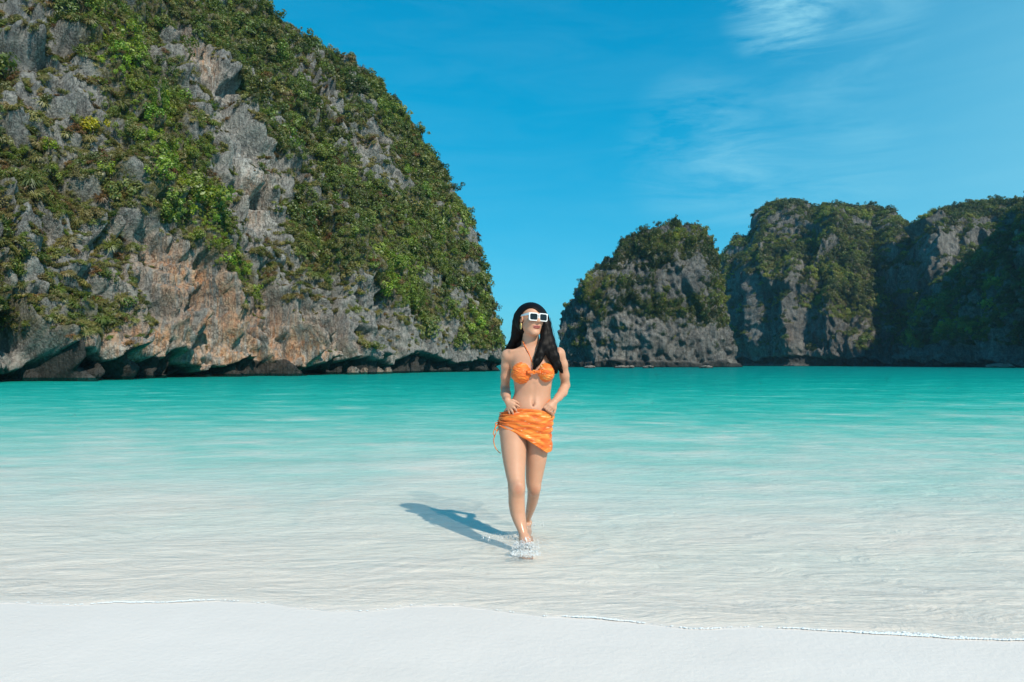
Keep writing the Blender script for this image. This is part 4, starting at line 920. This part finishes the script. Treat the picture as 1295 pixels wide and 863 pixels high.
# sunglasses
m_white, t, b, o = new_mat('white_acetate'); b.inputs['Base Color'].default_value = (.80, .80, .79, 1); b.inputs['Roughness'].default_value = .22
m_lens, t, b, o = new_mat('dark_lens'); L(t, ramp(t, noise_n(t, 3, 1, .5, mapped(t)), [(0, (.006, .007, .009)), (1, (.012, .013, .016))]).outputs[0], b.inputs['Base Color']); b.inputs['Roughness'].default_value = .06
m_gold, t, b, o = new_mat('gold'); b.inputs['Base Color'].default_value = (.85, .58, .22, 1); b.inputs['Metallic'].default_value = .55; b.inputs['Roughness'].default_value = .35
def rrect(cx, cz, w_, h_, r_, n=5):
    pts = []
    for (sx, sz, a0) in ((1, 1, 0), (-1, 1, 90), (-1, -1, 180), (1, -1, 270)):
        for i_ in range(n + 1):
            a = math.radians(a0 + 90 * i_ / n); pts.append((cx + sx * (w_ / 2 - r_) + r_ * math.cos(a), cz + sz * (h_ / 2 - r_) + r_ * math.sin(a)))
    return pts
def face_f(l_): return .1045 - 1.1 * l_ * l_
glasses = None; fr_parts = []
for s_ in (-1, 1):
    cx = s_ * .0370; O1 = rrect(cx, -.004, .068, .055, .013); I1 = rrect(cx, -.004, .055, .042, .010); n_ = len(O1)
    Vv = [hp(x, face_f(x), z) for x, z in O1] + [hp(x, face_f(x) + .001, z) for x, z in I1] + [hp(x, face_f(x) - .007, z) for x, z in O1] + [hp(x, face_f(x) - .007, z) for x, z in I1]
    Ff = []
    for i_ in range(n_):
        j = (i_ + 1) % n_; Ff += [(i_, j, n_ + j, n_ + i_), (2 * n_ + i_, 3 * n_ + i_, 3 * n_ + j, 2 * n_ + j), (i_, 2 * n_ + i_, 2 * n_ + j, j), (n_ + i_, n_ + j, 3 * n_ + j, 3 * n_ + i_)]
    fr_parts.append((Vv, Ff))
fr_parts.append(tube([hp(-.006, face_f(0) - .003, .010), hp(0, face_f(0) - .001, .012), hp(.006, face_f(0) - .003, .010)], .0055, 8))
glasses = part('sunglasses', *join(fr_parts), m_white, smooth=False)
for s_ in (-1, 1):
    cx = s_ * .0370; I1 = rrect(cx, -.004, .0565, .0435, .010); Vv = [hp(x, face_f(x) - .0035, z) for x, z in I1] + [hp(cx, face_f(cx) - .002, -.004)]
    n_ = len(I1); part('lens', Vv, [(i_, (i_ + 1) % n_, n_) for i_ in range(n_)], m_lens, glasses)
    a0 = [(s_ * .0700, .0985, .014), (s_ * .0775, .05, .012), (s_ * .0815, .0, .010), (s_ * .080, -.02, -.004)]; Vv = []; Ff = []
    for i_, (l_, f_, u_) in enumerate(a0):
        hh_ = (.0085, .007, .0050, .004)[i_]; tk = .0025
        Vv += [hp(l_ - tk, f_, u_ - hh_), hp(l_ + tk, f_, u_ - hh_), hp(l_ + tk, f_, u_ + hh_), hp(l_ - tk, f_, u_ + hh_)]
        if i_: b0 = 4 * (i_ - 1); Ff += [(b0 + j, b0 + (j + 1) % 4, b0 + 4 + (j + 1) % 4, b0 + 4 + j) for j in range(4)]
    Ff += [(0, 1, 2, 3), (12, 15, 14, 13)]
    part('temple', Vv, Ff, m_white, glasses, False)
for s_ in (-1, 1):
    c_ = hp(s_ * .081, .002, -.060); part('earring', *tube([c_ + hf * .008 * math.cos(w) + hu * .020 * math.sin(w) for w in np.linspace(0, 2 * math.pi, 24, endpoint=False)], .0030, 8, True), m_gold)

# orange tie-dye cloth
def cloth_mat(name, rot, sc_):
    m, t, b, o = new_mat(name); v = mapped(t, sc_, rot)
    n1 = noise_n(t, 1.0, 5, .62, v, 1.1); n2 = noise_n(t, 2.3, 4, .6, v, .6)
    c = ramp(t, n1, [(.30, (.56, .05, .006)), (.43, (.78, .135, .010)), (.56, (.88, .205, .016)), (.64, (.90, .35, .055)), (.71, (.92, .64, .30))]).outputs[0]
    c = mixc(t, mrange(t, n2, .62, .68, 0, .8), c, (.92, .70, .42)); L(t, c, b.inputs['Base Color'])
    b.inputs['Roughness'].default_value = .6; b.inputs['Sheen Weight'].default_value = .1
    L(t, bump_n(t, n2, .5, .004), b.inputs['Normal']); return m
m_skirt = cloth_mat('tie_dye_wrap', (0, math.radians(31), 0), (8, 8, 34)); m_cup = cloth_mat('tie_dye_bikini', (0, math.radians(20), 0), (13, 13, 34))
# wrap skirt, cut on the slant and gathered at one hip
tl = sorted(rows_to_loft(TORSO + [(556, 632.5, 696, 4.685, .108), (565, 634, 695, 4.685, .104), (575, 635.5, 693.5, 4.685, .100)])); tl = np.array([r_ for r_ in tl])
top_x = [628, 637, 646, 656, 664, 673, 687, 697, 702]; top_y = [523, 520, 517, 515.5, 515.8, 516.8, 520, 526, 528]
hem_x = [628, 632, 641, 655, 664, 677, 690, 694.5, 700]; hem_y = [536.5, 537.5, 541.5, 546.5, 553, 562.5, 571.0, 570, 566]
nth, nv_ = 180, 40; Vs = []; 
for i_ in range(nth):
    th = 2 * math.pi * i_ / nth; pxx = 664.7 - 33.2 * math.cos(th); front_ = math.sin(th)
    ty = np.interp(pxx, top_x, top_y) if front_ >= 0 else np.interp(pxx, [630, 698], [522, 526]); hy = np.interp(pxx, hem_x, hem_y) if front_ >= 0 else np.interp(pxx, [630, 698], [538, 567])
    for j in range(nv_):
        v_ = j / (nv_ - 1); pyy = ty + (hy - ty) * v_; z = float(W(665, pyy, 4.685)[2])
        cx, cy, a_, b_ = (float(np.interp(z, tl[:, 0], tl[:, q])) for q in (1, 2, 3, 4))
        gather = math.exp(-((pxx - 632) / 12) ** 2)
        fold = .0042 * math.sin(v_ * 30 + 2.2 * math.sin(th * 2 + v_ * 3)) * (.35 + .65 * abs(math.sin(th * 1.5 + 1))) + .004 * float(perlin(np.array([th * 3, v_ * 9, 2.]), 3)) + .005 * gather * math.sin(v_ * 42)
        flare = .012 * sstep(.72, 1, v_) * sstep(640, 690, pxx)
        off = .0095 + fold + flare + (.006 if v_ < .06 else 0) + .013 * max(front_, 0) * (1 - sstep(.25, .75, v_))
        n2_ = 2 / 2.25; sx = math.copysign(abs(math.cos(th)) ** n2_, math.cos(th)); sy = math.copysign(abs(math.sin(th)) ** n2_, math.sin(th))
        Vs.append((cx - (a_ + off) * sx, cy - (b_ + off) * sy, z))
Fs = [(i_ * nv_ + j, i_ * nv_ + j + 1, ((i_ + 1) % nth) * nv_ + j + 1, ((i_ + 1) % nth) * nv_ + j) for i_ in range(nth) for j in range(nv_ - 1)]
skirt = part('wrap_skirt', Vs, Fs, m_skirt); md = skirt.modifiers.new('thickness', 'SOLIDIFY'); md.thickness = .003; md.offset = 0
for ctrl in ([(631.5, 536, 4.66), (627.5, 538, 4.64), (626, 542, 4.64), (629, 545, 4.645), (631.5, 541, 4.65), (631.5, 536.5, 4.655)], [(631.5, 537, 4.655), (628.5, 545, 4.64), (624.5, 555, 4.64), (625.5, 564, 4.645), (629, 570, 4.65), (633, 573.5, 4.65)],
             [(631, 537, 4.655), (626.5, 541, 4.645), (624, 548, 4.645), (626, 553, 4.65)], [(631.5, 536, 4.66), (628, 534.5, 4.645), (626.2, 537, 4.645), (629, 539, 4.65)]):
    part('tie_string', *tube(curve_pts([W(*p) for p in ctrl], 26), .0032, 6), m_skirt, skirt)
# bikini bottom string held up over the far hip
part('hip_string', *tube(curve_pts([W(*p) for p in ((696.5, 504.5, 4.675), (693.5, 507.5, 4.618), (690.5, 511.5, 4.60), (688, 517, 4.585))], 16), .0028, 6), m_skirt)
# bikini top
top = None
cups = []
for (px_, py_, rx, rz, ph0) in ((659.3, 472.2, .0715, .0735, 0.0), (690.3, 471.2, .0610, .0660, 1.7)):
    c_ = W(px_, py_, 4.612); nu, nph = 26, 96; Vv = []; sgn = 1 if px_ < 675 else -1
    for i_ in range(nu):
        a = math.radians(102) * i_ / (nu - 1)
        for j in range(nph):
            ph = 2 * math.pi * j / nph
            d_ = ((ph - (0 if sgn > 0 else math.pi) + math.pi) % (2 * math.pi)) - math.pi          # 0 = towards the centre ring
            pinch = math.exp(-(d_ / .8) ** 2)
            ru = (.0006 * math.sin(ph * 9 + 3 * math.sin(ph * 2 + ph0)) + .0030 * math.sin(16 * d_ + ph0) * pinch) * math.sin(a) + .0016 * math.sin(60 * (math.sin(a) * math.sin(ph) * .5 + .25 * math.cos(ph) * math.sin(a)) + ph0 + 2 * math.sin(3 * ph)) * (1 - pinch) + .0022 * float(perlin(np.array([math.cos(ph) * 3 * math.sin(a) + ph0, math.sin(ph) * 7 * math.sin(a), ph0]), 4))
            edge_ = 1 + .018 * math.sin(ph * 4 + ph0) * (i_ / (nu - 1)) ** 3
            Vv.append((c_[0] + (rx * edge_ + ru) * math.sin(a) * math.cos(ph), c_[1] - (.0685 + ru) * math.cos(a), c_[2] + (rz * edge_ + ru) * math.sin(a) * math.sin(ph)))
    Ff = [(i_ * nph + j, (i_ + 1) * nph + j, (i_ + 1) * nph + (j + 1) % nph, i_ * nph + (j + 1) % nph) for i_ in range(nu - 1) for j in range(nph)]
    cups.append((Vv, Ff))
rc = W(675.2, 470.8, 4.556)
band = tube(curve_pts([W(666.5, 471, 4.548), W(671.5, 470.8, 4.553), W(675.2, 470.8, 4.556), W(679, 470.6, 4.555), W(684, 470.8, 4.553)], 18), [.0125 - .006 * math.exp(-((i_ - 8.5) / 4.0) ** 2) for i_ in range(18)], 10)
top = part('bikini_top', *band, m_cup)
for V_, F_ in cups: part('cup', V_, F_, m_cup, top)
part('knot_ring', *tube([Vector(rc) + Vector((.010 * math.cos(w), -.006, .011 * math.sin(w))) for w in np.linspace(0, 2 * math.pi, 20, endpoint=False)], .0042, 8, True), m_cup, top)
for ctrl in (((675, 465, 4.560), (672.5, 457, 4.592), (668.5, 446.5, 4.617), (663.5, 437, 4.640), (661, 431, 4.672), (663, 427.5, 4.72), (668, 426, 4.752)), ((675.8, 465, 4.560), (679, 456, 4.592), (682, 446, 4.620), (682.6, 437, 4.645), (682, 431, 4.68), (679, 427.5, 4.725), (673, 426, 4.752))):
    part('neck_strap', *tube(curve_pts([W(*p) for p in ctrl], 30), .0034, 6), m_cup, top)
bs = []
for w in np.linspace(-.35, math.pi + .35, 40): q = W(674, 474, 4.685); bs.append((q[0] + .1455 * math.cos(w), q[1] + .1085 * math.sin(w), q[2]))
part('back_strap', *tube(bs, .005, 6), m_cup, top)
# ------------------------------------------------------------------ splash round the wading feet
m_drop, t, b, o = new_mat('splash_water'); b.inputs['Base Color'].default_value = (.93, .93, .93, 1); b.inputs['Roughness'].default_value = .25; b.inputs['Transmission Weight'].default_value = .15; b.inputs['IOR'].default_value = 1.33
rs = np.random.RandomState(4); sv, sf = [], []
def drop(c, r, st=(1, 1, 1)):
    base = len(sv); ico = [(0, 0, 1), (.89, 0, .45), (.28, .85, .45), (-.72, .53, .45), (-.72, -.53, .45), (.28, -.85, .45), (.72, .53, -.45), (-.28, .85, -.45), (-.89, 0, -.45), (-.28, -.85, -.45), (.72, -.53, -.45), (0, 0, -1)]
    for v in ico: sv.append((c[0] + r * v[0] * st[0], c[1] + r * v[1] * st[1], c[2] + r * v[2] * st[2]))
    for f in ((0,1,2),(0,2,3),(0,3,4),(0,4,5),(0,5,1),(1,6,2),(2,7,3),(3,8,4),(4,9,5),(5,10,1),(2,6,7),(3,7,8),(4,8,9),(5,9,10),(1,10,6),(6,11,7),(7,11,8),(8,11,9),(9,11,10),(10,11,6)): sf.append(tuple(base + i for i in f))
def thrown(cx, cy, n, rad, hgt, bias=(0, 0)):
    for _ in range(n):
        a = rs.uniform(0, 6.283); r_ = rad * rs.rand() ** .7; z = abs(rs.normal(0, hgt)) * (1.1 - .6 * r_ / rad)
        s_ = rs.gamma(2.0, .0006) + .0006
        drop((cx + r_ * math.cos(a) + bias[0] * z, cy + r_ * math.sin(a) * .8 + bias[1] * z, .004 + z), s_, (1, 1, rs.uniform(.8, 2.2)))
thrown(.075, 4.38, 700, .070, .024, (.1, -.6)); thrown(.085, 4.31, 450, .095, .011, (0, -.3)); thrown(.085, 4.21, 600, .095, .006); thrown(.10, 4.42, 120, .16, .02); thrown(-.05, 4.60, 260, .16, .010); thrown(.14, 4.98, 90, .10, .012)
# torn sheets of water standing up from the instep
for k in range(26):
    a = rs.uniform(-2.9, -.2); c = np.array([.082 + .045 * math.cos(a), 4.37 + .05 * math.sin(a), 0]); dr = np.array([math.cos(a), math.sin(a), 0]); sd_ = np.array([-math.sin(a), math.cos(a), 0])
    hgt = rs.uniform(.02, .06); wd = rs.uniform(.004, .011); base = len(sv); m_ = 6
    for i in range(m_):
        u = i / (m_ - 1); p = c + dr * (.03 * u + .012 * u * u) + np.array([0, 0, -.005 + hgt * (1.35 * u - .45 * u * u)]); w_ = wd * (1 - u) ** .7 + .0012
        for q in (-1, 1):
            for tk in (-.0012, .0012): sv.append(tuple(p + sd_ * q * w_ + dr * tk))
    for i in range(m_ - 1):
        b0 = base + 4 * i; 
        for (j, k2) in ((0, 1), (1, 3), (3, 2), (2, 0)): sf.append((b0 + j, b0 + k2, b0 + 4 + k2, b0 + 4 + j))
    sf.append((base + 4 * m_ - 4, base + 4 * m_ - 3, base + 4 * m_ - 1, base + 4 * m_ - 2)); drop(sv[-1], .003)
# lace of bubbles left on the surface round the feet
for _ in range(520):
    a = rs.uniform(0, 6.283); r_ = (.13 + .07 * math.sin(a * 3 + 1) + .04 * math.sin(a * 7)) * rs.rand() ** .6; drop((.085 + r_ * math.cos(a) * 1.1, 4.22 + r_ * math.sin(a), .006), rs.uniform(.0008, .0022), (1.8, 1.4, .35))
splash = mesh_obj('splash', sv, sf, m_drop); tag(splash, 'droplets and torn water splashing up round the wading feet', 'splash', kind='stuff')

# ------------------------------------------------------------------ air: thin sea haze round the whole bay
m_haze = bpy.data.materials.new('sea_haze'); m_haze.use_nodes = True; t = m_haze.node_tree; t.nodes.clear()
o = N(t, 'ShaderNodeOutputMaterial'); pv = N(t, 'ShaderNodeVolumePrincipled'); pv.inputs['Color'].default_value = (.40, .78, 1.0, 1); pv.inputs['Density'].default_value = .00011; pv.inputs['Anisotropy'].default_value = .1
L(t, pv.outputs[0], o.inputs['Volume'])
x0, x1, y0, y1, z0, z1 = -4200, 4200, -80, 4050, -9, 150
hz = [(x, y, z) for x in (x0, x1) for y in (y0, y1) for z in (z0, z1)]
haze = mesh_obj('haze', hz, [(0, 1, 3, 2), (4, 6, 7, 5), (0, 4, 5, 1), (2, 3, 7, 6), (0, 2, 6, 4), (1, 5, 7, 3)], m_haze, smooth=False)
tag(haze, 'thin pale sea haze filling the bay', 'haze', kind='stuff')
